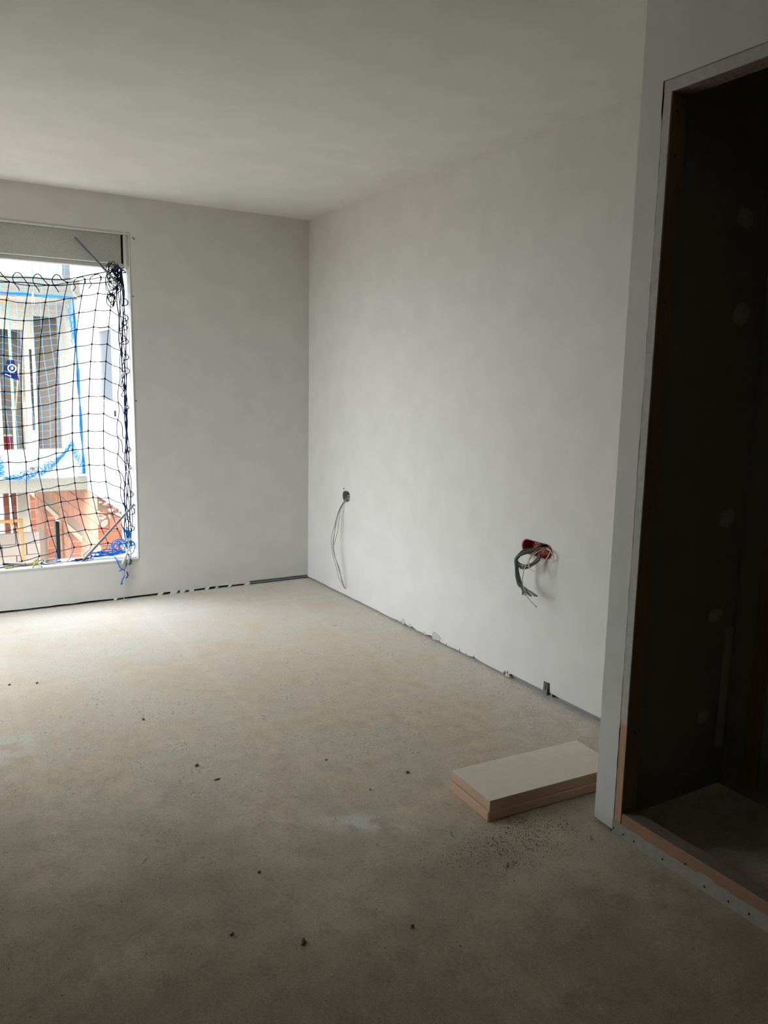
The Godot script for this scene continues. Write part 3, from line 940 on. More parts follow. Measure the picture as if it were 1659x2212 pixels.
func build_side_building() -> void:
	var b := thing("white_side_wing", "white rendered side wing with one window above a broken brick base, past the netted window", "building")
	var xw := -0.382
	var zn := -0.35
	var zl := -6.5
	# rendered wall round its window
	var z0 := -5.76
	var z1 := -4.51
	solid("wall", M.white_plaster, Vector3(xw, -0.11, zl), Vector3(xw + 0.3, 6.4, z0), b, 0.0)
	solid("wall", M.white_plaster, Vector3(xw, -0.11, z1), Vector3(xw + 0.3, 6.4, zn), b, 0.0)
	solid("wall", M.white_plaster, Vector3(xw, -0.11, z0), Vector3(xw + 0.3, 1.172, z1), b, 0.0)
	solid("wall", M.white_plaster, Vector3(xw, 2.10, z0), Vector3(xw + 0.3, 6.4, z1), b, 0.0)
	solid("sill", M.pvc, Vector3(xw - 0.03, 1.14, z0 - 0.10), Vector3(xw - 0.0005, 1.172, z1 + 0.04), b, 0.004)
	var w := Node3D.new()
	w.name = "window"
	b.add_child(w, true)
	solid("frame", M.pvc, Vector3(xw + 0.03, 1.1725, z0 + 0.001), Vector3(xw + 0.09, 2.099, z0 + 0.16), w, 0.004)
	solid("frame", M.pvc, Vector3(xw + 0.03, 1.1725, -4.84), Vector3(xw + 0.09, 2.099, -4.76), w, 0.004)
	solid("frame", M.pvc, Vector3(xw + 0.033, 2.06, z0 + 0.161), Vector3(xw + 0.088, 2.099, z1 - 0.001), w, 0.004)
	solid("frame", M.pvc, Vector3(xw + 0.033, 1.1725, z0 + 0.161), Vector3(xw + 0.088, 1.20, z1 - 0.001), w, 0.004)
	solid("pane", M.film_glass, Vector3(xw + 0.05, 1.2, z0 + 0.16), Vector3(xw + 0.07, 2.06, -4.84), w, 0.0)
	solid("pane", M.pale_glass, Vector3(xw + 0.05, 1.2, -4.76), Vector3(xw + 0.07, 2.06, z1), w, 0.0)
	solid("room_backing", M.inner_taupe, Vector3(xw + 0.28, 1.17, z0), Vector3(xw + 0.3, 2.1, z1), w, 0.0)
	# white pier in front of the base, and the rest of the base
	solid("pier", M.white_plaster, Vector3(xw + 0.02, -0.64, -4.53), Vector3(xw + 0.5, -0.11, -4.0), b, 0.004)
	solid("pipe_end", M.dark_steel, Vector3(xw - 0.02, 1.02, -4.58), Vector3(xw, 1.09, -4.55), b, 0.003)
	# brick base: mortar core and single bricks, with three openings towards the courtyard
	var mats := [M.brick_0, M.brick_1, M.brick_2, M.brick_0]
	var holes := [[-8.23, -7.27], [-10.83, -9.33], [-13.2, -12.3]]
	var x0 := xw + 0.012
	var spans := [[-14.5, -13.2], [-12.3, -10.83], [-9.33, -8.23], [-7.27, -5.9]]
	for s in spans:
		solid("core", M.mortar, Vector3(x0, -3.2, s[0]), Vector3(x0 + 0.16, -0.125, s[1] - (0.06 if s[1] > -6.0 else 0.0)), b, 0.0)
	for h in holes:
		solid("core", M.mortar, Vector3(x0, -0.90, h[0]), Vector3(x0 + 0.16, -0.125, h[1]), b, 0.0)
		solid("lintel_beam", M.cream_stone, Vector3(xw - 0.012, -0.985, h[0] - 0.12), Vector3(xw + 0.17, -0.885, h[1] + 0.12), b, 0.006)
	var row := 0
	var y := -0.125
	while y > -2.0:
		var z := -14.4 + (0.07 if row % 2 else 0.0)
		while z < -5.95:
			var ze := minf(z + 0.137, -5.9)
			var clear := true
			for h in holes:
				if y - 0.19 < -0.885 and ze > h[0] - (0.12 if y > -1.1 else 0.0) and z < h[1] + (0.12 if y > -1.1 else 0.0):
					clear = false
			if clear and not (z < -9.5 and y < -1.5):
				brick(b, "brick", Vector3(xw - 0.004, y - 0.192, z), Vector3(x0 + 0.03, y, ze - 0.004), mats)
			z += 0.149
		y -= 0.198
		row += 1
	# far jambs of the openings show brick
	for h in holes:
		y = -0.985
		while y > -2.1:
			brick(b, "brick", Vector3(x0 + 0.002, y - 0.186, h[0] - 0.05), Vector3(x0 + 0.165, y, h[0] + 0.006), [M.shaded_brick_0, M.shaded_brick_2])
			y -= 0.198
	# end of the base facing us: rough plaster above, large clay blocks below
	solid("core", M.dark_mortar, Vector3(x0, -3.2, -6.06), Vector3(0.9, -0.125, -5.912), b, 0.0)
	row = 0
	y = -0.43
	while y > -1.6:
		var x := xw + (0.0 if row % 2 else -0.14)
		while x < 0.6:
			var xa := maxf(x, xw)
			if x + 0.29 - xa > 0.05:
				brick(b, "brick", Vector3(xa, y - 0.188, -5.93), Vector3(x + 0.282, y, -5.90), [M.shaded_brick_0, M.shaded_brick_1, M.shaded_brick_2, M.shaded_brick_3])
			x += 0.294
		y -= 0.2
		row += 1
	for k in 44:
		var st := begin()
		lump(st, Vector3(-0.37 + 0.0115 * k + 0.03 * rng.randf(), -0.15 - 0.27 * rng.randf(), -5.91), Vector3(0.02 + 0.03 * rng.randf(), 0.015 + 0.022 * rng.randf(), 0.02), 0.35)
		put(st, "mortar_lump", [M.rubble, M.rubble_pale, M.shaded_brick_0, M.shaded_brick_3][k % 4], b)
	var st2 := begin()
	flake(st2, Vector3(-0.30, -0.50, -5.899), Vector3(0.07, 0.01, 0), Vector3(0.01, 0.06, 0), 0.006, 0.3)
	put(st2, "mortar_patch", M.rubble, b)

func build_lower_floor() -> void:
	# courtyard ground
	solid("ground", M.ground, Vector3(-30, -3.4, -40), Vector3(30, -3.2, -0.2), null, 0.0)
	solid("wall_outer", M.render_white, Vector3(-9.0, -3.2, -WT), Vector3(0.3, -0.25, 0.1), null, 0.0)
	solid("unseen_bounce_slab", M.render_white, Vector3(-6.0, -0.25, -1.35), Vector3(-0.40, -0.06, -WT), null, 0.0)  # unseen slab added to bounce skylight up to the ceiling
	# things under the opposite building
	var b := thing("grey_block_wall", "low wall of grey concrete blocks below the balcony opposite", "wall", Vector3.ZERO)
	solid("core", M.mortar, Vector3(-2.6, -3.2, -10.06), Vector3(-0.63, -1.29, -9.93), b, 0.0)
	var row := 0
	var y := -1.275
	while y > -2.3:
		var x := -2.6 + (0.17 if row % 2 else 0.0)
		while x < -0.70:
			var xe := minf(x + 0.385, -0.622)
			brick(b, "concrete_block", Vector3(x, y - 0.19, -10.0), Vector3(xe, y, -9.9), [M.grey_block_0, M.grey_block_1])
			x += 0.397
		y -= 0.202
		row += 1
	var col := thing("concrete_column", "square grey concrete column under the balcony slab opposite", "column", Vector3(-0.76, 0, -11.0))
	solid("shaft", M.column_concrete, Vector3(-0.09, -3.2, -0.1), Vector3(0.09, -0.105, 0.08), col, 0.006)
	for a in [[-0.99, -0.885, "wider brick pier under the balcony slab opposite, apart from the concrete column"], [-0.83, -0.748, "narrow brick pier standing next to the grey concrete column"]]:
		var p := thing("brick_pier", a[2], "pier", Vector3(0, 0, -12.0))
		solid("core", M.mortar, Vector3(a[0] + 0.004, -3.2, -0.2), Vector3(a[1] - 0.004, -0.105, -0.008), p, 0.0)
		var yy := -0.11
		while yy > -2.2:
			brick(p, "brick", Vector3(a[0], yy - 0.186, -0.05), Vector3(a[1], yy, 0.0), [M.shaded_brick_2, M.shaded_brick_0])
			yy -= 0.198
	solid("wall_courtyard", M.render_white, Vector3(-8.0, -3.2, -15.2), Vector3(1.0, -0.105, -15.0), null, 0.0)
	var g := thing("wooden_guard_frame", "ochre timber guard frame standing before the grey block wall", "frame", Vector3(0, 0, -9.2))
	solid("rail", M.ochre_wood, Vector3(-2.2, -0.955, -0.02), Vector3(-0.962, -0.905, 0.02), g, 0.004)
	solid("post", M.ochre_wood, Vector3(-1.018, -3.2, -0.025), Vector3(-0.962, -0.957, 0.025), g, 0.004)
	var st := begin()
	box(st, Vector3(-1.09, -1.04, 0.0), Vector3(0.24, 0.04, 0.03), Basis(Vector3.BACK, -0.9), 0.004)
	put(st, "brace", M.ochre_wood, g)
	var dp := thing("steel_post", "dark grey steel post in the middle opening of the brick base", "post", Vector3(-0.44, 0, -8.85))
	solid("shaft", M.dark_steel, Vector3(-0.06, -3.2, -0.05), Vector3(-0.005, -0.93, 0.05), dp, 0.006)
	solid("flange", M.zinc, Vector3(-0.085, -3.2, -0.05), Vector3(-0.062, -0.93, 0.05), dp, 0.003)

# ---------------------------------------------------------------- the net in the window
func net_point(col: float, row: float) -> Vector3:
	var c := clampf(col, -0.5, 7.5) / 7.0
	var r := row / 16.0
	var x := -1.955 - 0.3832 * r + 0.9205 * r * r - 1.0658 * r * r * r + 0.5156 * r * r * r * r + 0.76 * c - 0.2397 * c * r - 0.3838 * c * r * r + 0.5895 * c * r * r * r
	x += 0.1397 * c * c + 0.2733 * c * c * r - 0.3287 * c * c * r * r - 0.2059 * c * c * c + 0.1426 * c * c * c * r
	var y := 2.0344 - 1.7523 * r - 0.077 * r * r + 0.1437 * r * r * r - 0.0521 * r * r * r * r - 0.2013 * c + 0.5302 * c * r - 0.4128 * c * r * r + 0.2408 * c * r * r * r
	y += 0.8431 * c * c - 0.793 * c * c * r - 0.0268 * c * c * r * r - 0.5892 * c * c * c + 0.4423 * c * c * c * r
	if col < -0.5:
		x += (col + 0.5) * 0.108
	# pulled together by the knot near the sixth column from the jamb
	var k := Vector2(-1.88, 0.90)
	var d := Vector2(x, y) - k
	var pull := 0.55 * exp(-d.length_squared() / 0.006)
	x -= d.x * pull
	y -= d.y * pull
	return Vector3(x, y, -0.12 - 0.012 * sin(row * 0.5) * sin(c * 3.0))

func build_net() -> void:
	var net := thing("safety_net", "dark knotted safety net tied across the window opening, frayed blue at its lower corner", "net")
	var st := begin()
	var knots := begin()
	var cols := range(-2, 7)
	var low := begin()
	for c in cols:
		var line := []
		for r in range(0, 17):
			var q := net_point(c, r)
			line.append(q)
			lump(knots, q, Vector3(0.0062, 0.0072, 0.006), 0.15)
		tube(st, line.slice(0, 12), 0.0027, 6)
		tube(low, line.slice(11), 0.0027, 6)
	for r in range(0, 17):
		for c in cols.slice(0, -1):
			var a := net_point(c, r)
			var b := net_point(c + 1, r)
			tube(st if r < 12 else low, [a, a.lerp(b, 0.5) + Vector3(0, -0.004, 0), b], 0.0026, 6)
	# outermost cells, slack, drop to the rope at the jamb
	for r in range(2, 15):
		var a := net_point(6, r)
		var b := net_point(7, r) + Vector3(0.0, -0.02, 0.0)
		tube(st, [a, a.lerp(b, 0.5) + Vector3(0, -0.006, 0), b], 0.0026, 6)
		lump(knots, b, Vector3(0.005, 0.006, 0.005), 0.15)
		var e := Vector3(-1.298 + 0.008 * sin(r * 2.0), b.y - 0.10 - 0.03 * sin(r * 1.7), -0.115)
		wire(st, [b, b + Vector3(0.025, -0.035, 0.004), e + Vector3(-0.012, 0.01, 0.0), e + Vector3(0.01, 0.006, 0)], 0.0028, 6, 4)
		if r < 14:
			var b2 := net_point(7, r + 1) + Vector3(0.0, -0.02, 0.0)
			wire(st, [b, b.lerp(b2, 0.5) + Vector3(0.008 * sin(r * 3.0), 0, 0), b2], 0.0028, 6, 3)
	put(st, "mesh", M.net_cord, net).set_meta("kind", "stuff")
	put(low, "mesh", M.net_cord_blue, net).set_meta("kind", "stuff")
	put(knots, "mesh_knots", M.net_cord, net).set_meta("kind", "stuff")
	# two head ropes, slightly slack, ending at the corner tie
	for k in 2:
		st = begin()
		var line := []
		for i in 15:
			var x := lerpf(-2.195, -1.30, i / 14.0)
			var dip := 2.065 - 0.032 * k + 0.125 * pow(maxf(0.0, (x + 1.80) / 0.5), 2.0) * (0.92 if k == 0 else 0.55)
			line.append(Vector3(x, dip + 0.004 * sin(i * 1.3 + k), -0.112))
		wire(st, line, 0.0034, 6, 4)
		put(st, "head_rope", M.net_cord, net)
	# hooks of stiff cord looping over the head ropes
	for k in range(-2, 6):
		st = begin()
		var top := net_point(k, 0)
		var ax := top.x - 0.065 + (0.015 if k > 3 else 0.0)
		var rise := 0.11 * pow(maxf(0.0, (ax + 1.80) / 0.5), 2.0)
		var yy := 2.067 + rise
		if k < 4:
			wire(st, [top, Vector3(ax + 0.030, yy, -0.105), Vector3(ax + 0.014, yy + 0.018, -0.09), Vector3(ax - 0.008, yy + 0.022, -0.085), Vector3(ax - 0.026, yy + 0.002, -0.09), Vector3(ax - 0.026, yy - 0.022, -0.105), Vector3(ax - 0.014, yy - 0.044, -0.11), Vector3(ax + 0.002, yy - 0.066, -0.11), Vector3(ax + 0.008, yy - 0.082, -0.11)], 0.0028, 6, 5)
		else:
			wire(st, [top, Vector3(ax + 0.050, yy - 0.03, -0.11), Vector3(ax + 0.035, yy + 0.005, -0.105), Vector3(ax - 0.01, yy - 0.012, -0.10), Vector3(ax - 0.022, yy - 0.04, -0.105), Vector3(ax - 0.012, yy - 0.06, -0.11), Vector3(ax - 0.03, yy - 0.088, -0.11)], 0.0026, 6, 5)
		put(st, "hook", M.net_cord, net)
	# gathered cords along the jamb
	for k in 6:
		st = begin()
		var line := []
		for i in 25:
			var v := i / 24.0
			var x := lerpf(-1.300, -1.297, v) + 0.009 * (k - 2.5) * (0.75 + 0.4 * sin(v * 9.0)) + 0.005 * sin(i * 1.9 + k * 2.2)
			line.append(Vector3(x + 0.012 * sin(v * PI), lerpf(2.17, 0.32, v), -0.105 - 0.004 * k + 0.004 * cos(i * 1.3 + k)))
		wire(st, line, [0.0040, 0.0032, 0.0028, 0.0028, 0.0036, 0.0028][k], 6, 3)
		put(st, "edge_rope", [M.navy_cord, M.net_cord, M.net_cord, M.net_cord, M.navy_cord, M.net_cord][k], net)
	st = begin()
	wire(st, [Vector3(-1.293, 2.16, -0.10), Vector3(-1.287, 2.08, -0.10), Vector3(-1.283, 1.98, -0.10), Vector3(-1.286, 1.93, -0.10)], 0.007, 7)
	put(st, "edge_rope", M.navy_cord, net)
	# bights of slack cord standing off the jamb rope
	for a in [[1.96, 0.016], [1.86, 0.015], [1.80, 0.012], [1.71, 0.013], [1.61, 0.013], [1.52, 0.014], [0.70, 0.014], [0.585, 0.018], [0.465, 0.014], [0.36, 0.012], [1.00, 0.010], [0.88, 0.009], [1.28, 0.008]]:
		st = begin()
		var s: float = a[1]
		wire(st, [Vector3(-1.286, a[0] + s * 1.3, -0.10), Vector3(-1.286 + s * 1.1, a[0] + s, -0.092), Vector3(-1.286 + s * 1.7, a[0] - s * 0.2, -0.09), Vector3(-1.286 + s * 1.2, a[0] - s * 1.3, -0.092), Vector3(-1.290, a[0] - s * 1.6, -0.10)], 0.0030, 6, 5)
		put(st, "bight", M.net_cord, net)
	# tangle in the upper corner
	tangle(net, Vector3(-1.335, 2.10, -0.105), Vector3(0.055, 0.085, 0.012), 7, 0.0028, M.net_cord)
	tangle(net, Vector3(-1.300, 2.165, -0.10), Vector3(0.035, 0.025, 0.014), 4, 0.003, M.navy_cord)
	tangle(net, Vector3(-1.355, 1.98, -0.11), Vector3(0.030, 0.05, 0.010), 3, 0.0027, M.net_cord)
	# blue tangle in the lower corner and along the sill
	tangle(net, Vector3(-1.345, 0.355, -0.10), Vector3(0.075, 0.06, 0.015), 4, 0.0034, M.bright_blue_cord)
	tangle(net, Vector3(-1.44, 0.305, -0.10), Vector3(0.10, 0.03, 0.02), 3, 0.0032, M.bright_blue_cord)
	tangle(net, Vector3(-1.47, 0.300, -0.10), Vector3(0.10, 0.022, 0.02), 2, 0.0030, M.blue_cord)
	tangle(net, Vector3(-1.60, 0.284, -0.09), Vector3(0.07, 0.010, 0.03), 2, 0.0028, M.navy_cord)
	tangle(net, Vector3(-1.95, 0.276, -0.09), Vector3(0.16, 0.004, 0.02), 2, 0.0022, M.grey_cord)
	for k in 4:
		st = begin()
		var x := -1.325 + 0.012 * k
		wire(st, [Vector3(x - 0.02, 0.50 - 0.03 * k, -0.105), Vector3(x - 0.004, 0.45, -0.10), Vector3(x + 0.002, 0.40, -0.10), Vector3(x + 0.012, 0.34, -0.10)], 0.0042, 6, 5)
		put(st, "frayed_end", M.blue_cord, net)
	for pair in [[0, -1.99, 0.272], [1, -1.86, 0.276], [2, -1.775, 0.28], [3, -1.70, 0.276], [4, -1.60, 0.30], [5, -1.50, 0.29]]:
		st = begin()
		var a := net_point(pair[0], 16)
		wire(st, [a, a + Vector3(-0.012, -0.03, 0.008), Vector3(pair[1] + 0.02, pair[2] + 0.018, -0.10), Vector3(pair[1], pair[2], -0.09)], 0.0025, 6, 5)
		put(st, "frayed_end", M.navy_cord if pair[0] < 2 else M.blue_cord, net)
	# tails hanging below the sill
	st = begin()
	wire(st, [Vector3(-1.404, 0.285, -0.06), Vector3(-1.402, 0.27, 0.004), Vector3(-1.388, 0.226, 0.010), Vector3(-1.371, 0.208, 0.012), Vector3(-1.358, 0.200, 0.012), Vector3(-1.354, 0.177, 0.014), Vector3(-1.362, 0.155, 0.014), Vector3(-1.373, 0.140, 0.014), Vector3(-1.380, 0.114, 0.014)], 0.0036, 6)
	lump(st, Vector3(-1.380, 0.112, 0.014), Vector3(0.007, 0.007, 0.006), 0.2)
	put(st, "hanging_tail", M.blue_cord, net)
	st = begin()
	wire(st, [Vector3(-1.319, 0.30, -0.06), Vector3(-1.315, 0.272, 0.004), Vector3(-1.314, 0.25, 0.012), Vector3(-1.322, 0.239, 0.012), Vector3(-1.341, 0.246, 0.014), Vector3(-1.349, 0.204, 0.014), Vector3(-1.338, 0.172, 0.016), Vector3(-1.340, 0.157, 0.016), Vector3(-1.351, 0.146, 0.014)], 0.0036, 6)
	put(st, "hanging_tail", M.navy_cord, net)
	st = begin()
	wire(st, [Vector3(-1.371, 0.208, 0.014), Vector3(-1.383, 0.203, 0.014), Vector3(-1.393, 0.198, 0.014)], 0.003, 6)
	put(st, "hanging_tail", M.blue_cord, net)
	# white ties
	for a in [[-1.300, 1.500, 0.012], [-1.288, 0.862, 0.010], [-1.305, 0.385, 0.014], [-1.290, 2.185, 0.016], [-1.886, 0.895, 0.013]]:
		st = begin()
		lump(st, Vector3(a[0], a[1], -0.095), Vector3(a[2], a[2] * 0.9, a[2] * 0.8), 0.25)
		wire(st, [Vector3(a[0], a[1], -0.09), Vector3(a[0] + a[2] * 1.6, a[1] + 0.004, -0.088), Vector3(a[0] + a[2] * 2.3, a[1] + 0.012, -0.09)], 0.003, 5)
		wire(st, [Vector3(a[0], a[1], -0.09), Vector3(a[0] - a[2] * 1.6, a[1] - 0.012, -0.088), Vector3(a[0] - a[2] * 2.4, a[1] - 0.018, -0.09)], 0.003, 5)
		put(st, "tie_knot", M.white_cord, net)
	# rods bracing the two corners of the net, white rope end
	st = begin()
	tube(st, [Vector3(-1.575, 2.33, -0.075), Vector3(-1.288, 2.035, -0.075)], 0.0075, 8)
	tag(put(st, "brace_rod", M.galvanised_rod), "grey metal rod slanting across the upper corner of the netted window", "rod")
	st = begin()
	tube(st, [Vector3(-1.612, 0.268, -0.07), Vector3(-1.262, 0.632, -0.07)], 0.0085, 8)
	tag(put(st, "brace_rod", M.galvanised_rod), "grey metal rod slanting across the lower corner of the netted window", "rod")
	var rope := thing("white_rope", "thin white rope hanging from the lower window corner to the floor", "rope")
	st = begin()
	wire(st, [Vector3(-1.310, 0.36, -0.09), Vector3(-1.298, 0.30, -0.05), Vector3(-1.322, 0.275, 0.005), Vector3(-1.338, 0.235, 0.013), Vector3(-1.349, 0.195, 0.014), Vector3(-1.354, 0.150, 0.014)], 0.0052, 7)
	put(st, "strand", M.white_cord, rope)
	st = begin()
	wire(st, [Vector3(-1.354, 0.150, 0.014), Vector3(-1.362, 0.097, 0.012), Vector3(-1.369, 0.04, 0.012), Vector3(-1.370, 0.012, 0.016), Vector3(-1.360, 0.004, 0.030), Vector3(-1.345, 0.004, 0.034)], 0.0024, 6)
	put(st, "thin_end", M.white_cord, rope)
	st = begin()
	wire(st, [Vector3(-1.317, 0.325, -0.06), Vector3(-1.344, 0.292, 0.0), Vector3(-1.362, 0.262, 0.012), Vector3(-1.371, 0.242, 0.014)], 0.0085, 7)
	put(st, "folded_end", M.white_cord, rope)

func tangle(parent: Node3D, at: Vector3, size: Vector3, n: int, radius: float, m: Material) -> void:
	for k in n:
		var st := begin()
		var line := []
		var a := rng.randf() * TAU
		var c := at + Vector3((rng.randf() - 0.5) * size.x, (rng.randf() - 0.5) * size.y, (rng.randf() - 0.5) * size.z) * 1.2
		for i in 7 + rng.randi() % 5:
			a += 0.7 + rng.randf() * 0.9
			var r := 0.35 + 0.65 * rng.randf()
			var q := c.lerp(at, 0.3) + Vector3(cos(a) * size.x * r, sin(a) * size.y * r, (rng.randf() - 0.5) * 2.0 * size.z)
			q.y = maxf(q.y, WY0 + 0.006)
			q.x = minf(q.x, WX1 - 0.006)
			line.append(q)
		wire(st, line, radius, 5, 5)
		put(st, "tangled_cord", m, parent)

func build_sill_things() -> void:
	var p := thing("conduit_pipe", "short grey plastic pipe lying on the window sill", "pipe", Vector3(-2.03, WY0 + 0.018, -0.12))
	var st := begin()
	var b := Basis(Vector3.UP, -0.45)
	tube(st, [b * Vector3(-0.05, 0, 0), b * Vector3(0.085, -0.002, 0)], 0.0115, 12)
	put(st, "tube", M.zinc, p)
	st = begin()
	tube(st, [b * Vector3(-0.052, 0, 0), b * Vector3(-0.049, 0, 0)], 0.009, 12)
	put(st, "open_end", M.shade_black, p)
	var t := thing("tape_scrap", "olive green strip of tape lying on the window sill", "tape", Vector3(-1.975, WY0 + 0.006, -0.085))
	st = begin()
	box(st, Vector3(0.03, 0.004, -0.02), Vector3(0.16, 0.003, 0.022), Basis(Vector3.UP, 0.35) * Basis(Vector3.RIGHT, 0.25), 0.0008)
	put(st, "strip", M.olive_tape, t)
	st = begin()
	box(st, Vector3(-0.075, 0.002, 0.022), Vector3(0.05, 0.003, 0.026), Basis(Vector3.UP, 0.3) * Basis(Vector3.RIGHT, 0.2), 0.0008)
	put(st, "torn_end", M.olive_tape, t)
	var k := thing("knotted_cord", "pale yellow cord knotted round the net at the sill", "cord", Vector3(-1.888, WY0 + 0.018, -0.06))
	st = begin()
	lump(st, Vector3(0, 0.012, 0), Vector3(0.020, 0.017, 0.013), 0.3)
	put(st, "knot", M.yellow_cord, k)
	for a in [[-0.03, -0.02], [0.018, -0.012]]:
		st = begin()
		wire(st, [Vector3(0, 0.014, 0.01), Vector3(a[0] * 0.5, 0.006, 0.03), Vector3(a[0], a[1] * 0.6, 0.045), Vector3(a[0] * 1.2, a[1], 0.055)], 0.005, 6)
		put(st, "cord_end", M.yellow_cord, k)
	var c := thing("cable_coil", "small loose coil of grey cable lying on the window sill", "cable", Vector3(-1.80, WY0 + 0.008, -0.10))
	for i in 3:
		st = begin()
		var ring := []
		for j in 22:
			var a2 := TAU * j / 20.0 + i
			ring.append(Vector3(cos(a2) * (0.062 - 0.008 * i) + 0.006 * i, 0.004 * i + 0.003 * sin(a2 * 2.0 + i), sin(a2) * (0.042 + 0.003 * i)))
		wire(st, ring, 0.0032, 6, 2)
		put(st, "turn", [M.grey_cord, M.white_cable, M.grey_cord][i], c)
	st = begin()
	wire(st, [Vector3(0.05, 0.004, 0.02), Vector3(0.12, 0.002, 0.035), Vector3(0.19, 0.004, 0.01), Vector3(0.27, 0.001, 0.0)], 0.003, 6)
	put(st, "loose_end", M.grey_cord, c)

# ---------------------------------------------------------------- wall boxes
func cup(parent: Node3D, called: String, centre: Vector2, half: float, r: float, depth: float, m: Material, rim: Material) -> void:
	var o := stadium(centre, half, r, 14)
	var st := begin()
	var n := o.size()
	for i in n:
		var a := o[i]
		var b := o[(i + 1) % n]
		var ia := centre + (a - centre) * (1.0 - 0.0018 / r)
		var ib := centre + (b - centre) * (1.0 - 0.0018 / r)
		var nn := Vector3(0, (centre.y - (a.y + b.y) * 0.5), 0)
		var mid := (a + b) * 0.5
		var cx := clampf(mid.x, centre.x - half, centre.x + half)
		nn = Vector3(0, centre.y - mid.y, cx - mid.x).normalized()
		quad(st, Vector3(-0.0015, ia.y, ia.x), Vector3(-0.0015, ib.y, ib.x), Vector3(depth, ib.y, ib.x), Vector3(depth, ia.y, ia.x), nn)
		quad(st, Vector3(-0.0015, a.y, a.x), Vector3(-0.0015, b.y, b.x), Vector3(depth, b.y, b.x), Vector3(depth, a.y, a.x), -nn)
		quad(st, Vector3(-0.0015, a.y, a.x), Vector3(-0.0015, b.y, b.x), Vector3(-0.0015, ib.y, ib.x), Vector3(-0.0015, ia.y, ia.x), Vector3.LEFT)
		tri(st, Vector3(depth, centre.y, centre.x), Vector3(depth, a.y, a.x), Vector3(depth, b.y, b.x), Vector3.LEFT)
	put(st, called, m, parent)
	# plaster lip round the hole
	st = begin()
	var ring := []
	for i in n + 1:
		var a := o[i % n]
		var out := centre + (a - centre) * (1.0 + 0.0015 / r)
		ring.append(Vector3(0.0002, out.y, out.x))
	tube(st, ring, 0.0016, 5)
	put(st, "plaster_lip", rim, parent)

func strand(parent: Node3D, called: String, pts: Array, shift: Vector3, radius: float, m: Material) -> void:
	var st := begin()
	var line := []
	for i in pts.size():
		line.append(pts[i] + shift * (0.3 + 0.7 * sin(i * 0.9 + shift.z * 900.0)) * 1.0)
	wire(st, line, radius, 7, 5)
	put(st, called, m, parent)

func build_grey_box() -> void:
	var b := thing("socket_box", "round grey socket box in the right wall near the window corner", "socket box", Vector3.ZERO, "")
	cup(b, "cup", Vector2(0.603, 0.703), 0.016, 0.037, 0.034, M.grey_plastic, M.filler)
	var st := begin()
	lump(st, Vector3(0.004, 0.738, 0.628), Vector3(0.003, 0.007, 0.006), 0.1)
	put(st, "screw_lug", M.zinc, b)
	st = begin()
	lump(st, Vector3(0.004, 0.668, 0.625), Vector3(0.003, 0.006, 0.006), 0.1)
	put(st, "screw_lug", M.zinc, b)
	st = begin()
	tube(st, [Vector3(0.034, 0.722, 0.603), Vector3(0.014, 0.722, 0.606)], 0.010, 10)
	put(st, "conduit", M.shade_black, b)
	var w := thing("loose_wires", "thin grey wires looping down from the round grey socket box", "wires")
	var gray_a := [Vector3(0.040, 0.715, 0.600), Vector3(0.000, 0.678, 0.588), Vector3(-0.030, 0.608, 0.558), Vector3(-0.050, 0.523, 0.542), Vector3(-0.070, 0.415, 0.525), Vector3(-0.080, 0.361, 0.540), Vector3(-0.080, 0.289, 0.568), Vector3(-0.070, 0.207, 0.603), Vector3(-0.050, 0.139, 0.599), Vector3(-0.030, 0.087, 0.618), Vector3(-0.012, 0.059, 0.625)]
	var gray_b := [Vector3(0.040, 0.715, 0.603), Vector3(0.000, 0.675, 0.596), Vector3(-0.027, 0.613, 0.568), Vector3(-0.045, 0.520, 0.548), Vector3(-0.063, 0.425, 0.546), Vector3(-0.072, 0.361, 0.547), Vector3(-0.072, 0.290, 0.573), Vector3(-0.063, 0.222, 0.622), Vector3(-0.045, 0.144, 0.625), Vector3(-0.027, 0.095, 0.621), Vector3(-0.011, 0.062, 0.621)]
	var gray_c := [Vector3(0.040, 0.715, 0.607), Vector3(0.000, 0.678, 0.592), Vector3(-0.024, 0.610, 0.555), Vector3(-0.040, 0.536, 0.534), Vector3(-0.056, 0.471, 0.546), Vector3(-0.064, 0.379, 0.543), Vector3(-0.064, 0.304, 0.553), Vector3(-0.056, 0.246, 0.575), Vector3(-0.040, 0.175, 0.591), Vector3(-0.024, 0.107, 0.607), Vector3(-0.010, 0.056, 0.617)]
	var gray_d := [Vector3(0.040, 0.715, 0.61), Vector3(0.000, 0.675, 0.597), Vector3(-0.021, 0.608, 0.565), Vector3(-0.035, 0.533, 0.565), Vector3(-0.049, 0.460, 0.574), Vector3(-0.056, 0.383, 0.548), Vector3(-0.056, 0.337, 0.528), Vector3(-0.049, 0.263, 0.545), Vector3(-0.035, 0.191, 0.577), Vector3(-0.021, 0.113, 0.585), Vector3(-0.008, 0.061, 0.609)]
	for g in [gray_a, gray_b, gray_c, gray_d]:
		strand(w, "wire", g, Vector3.ZERO, 0.0017, M.grey_cable)

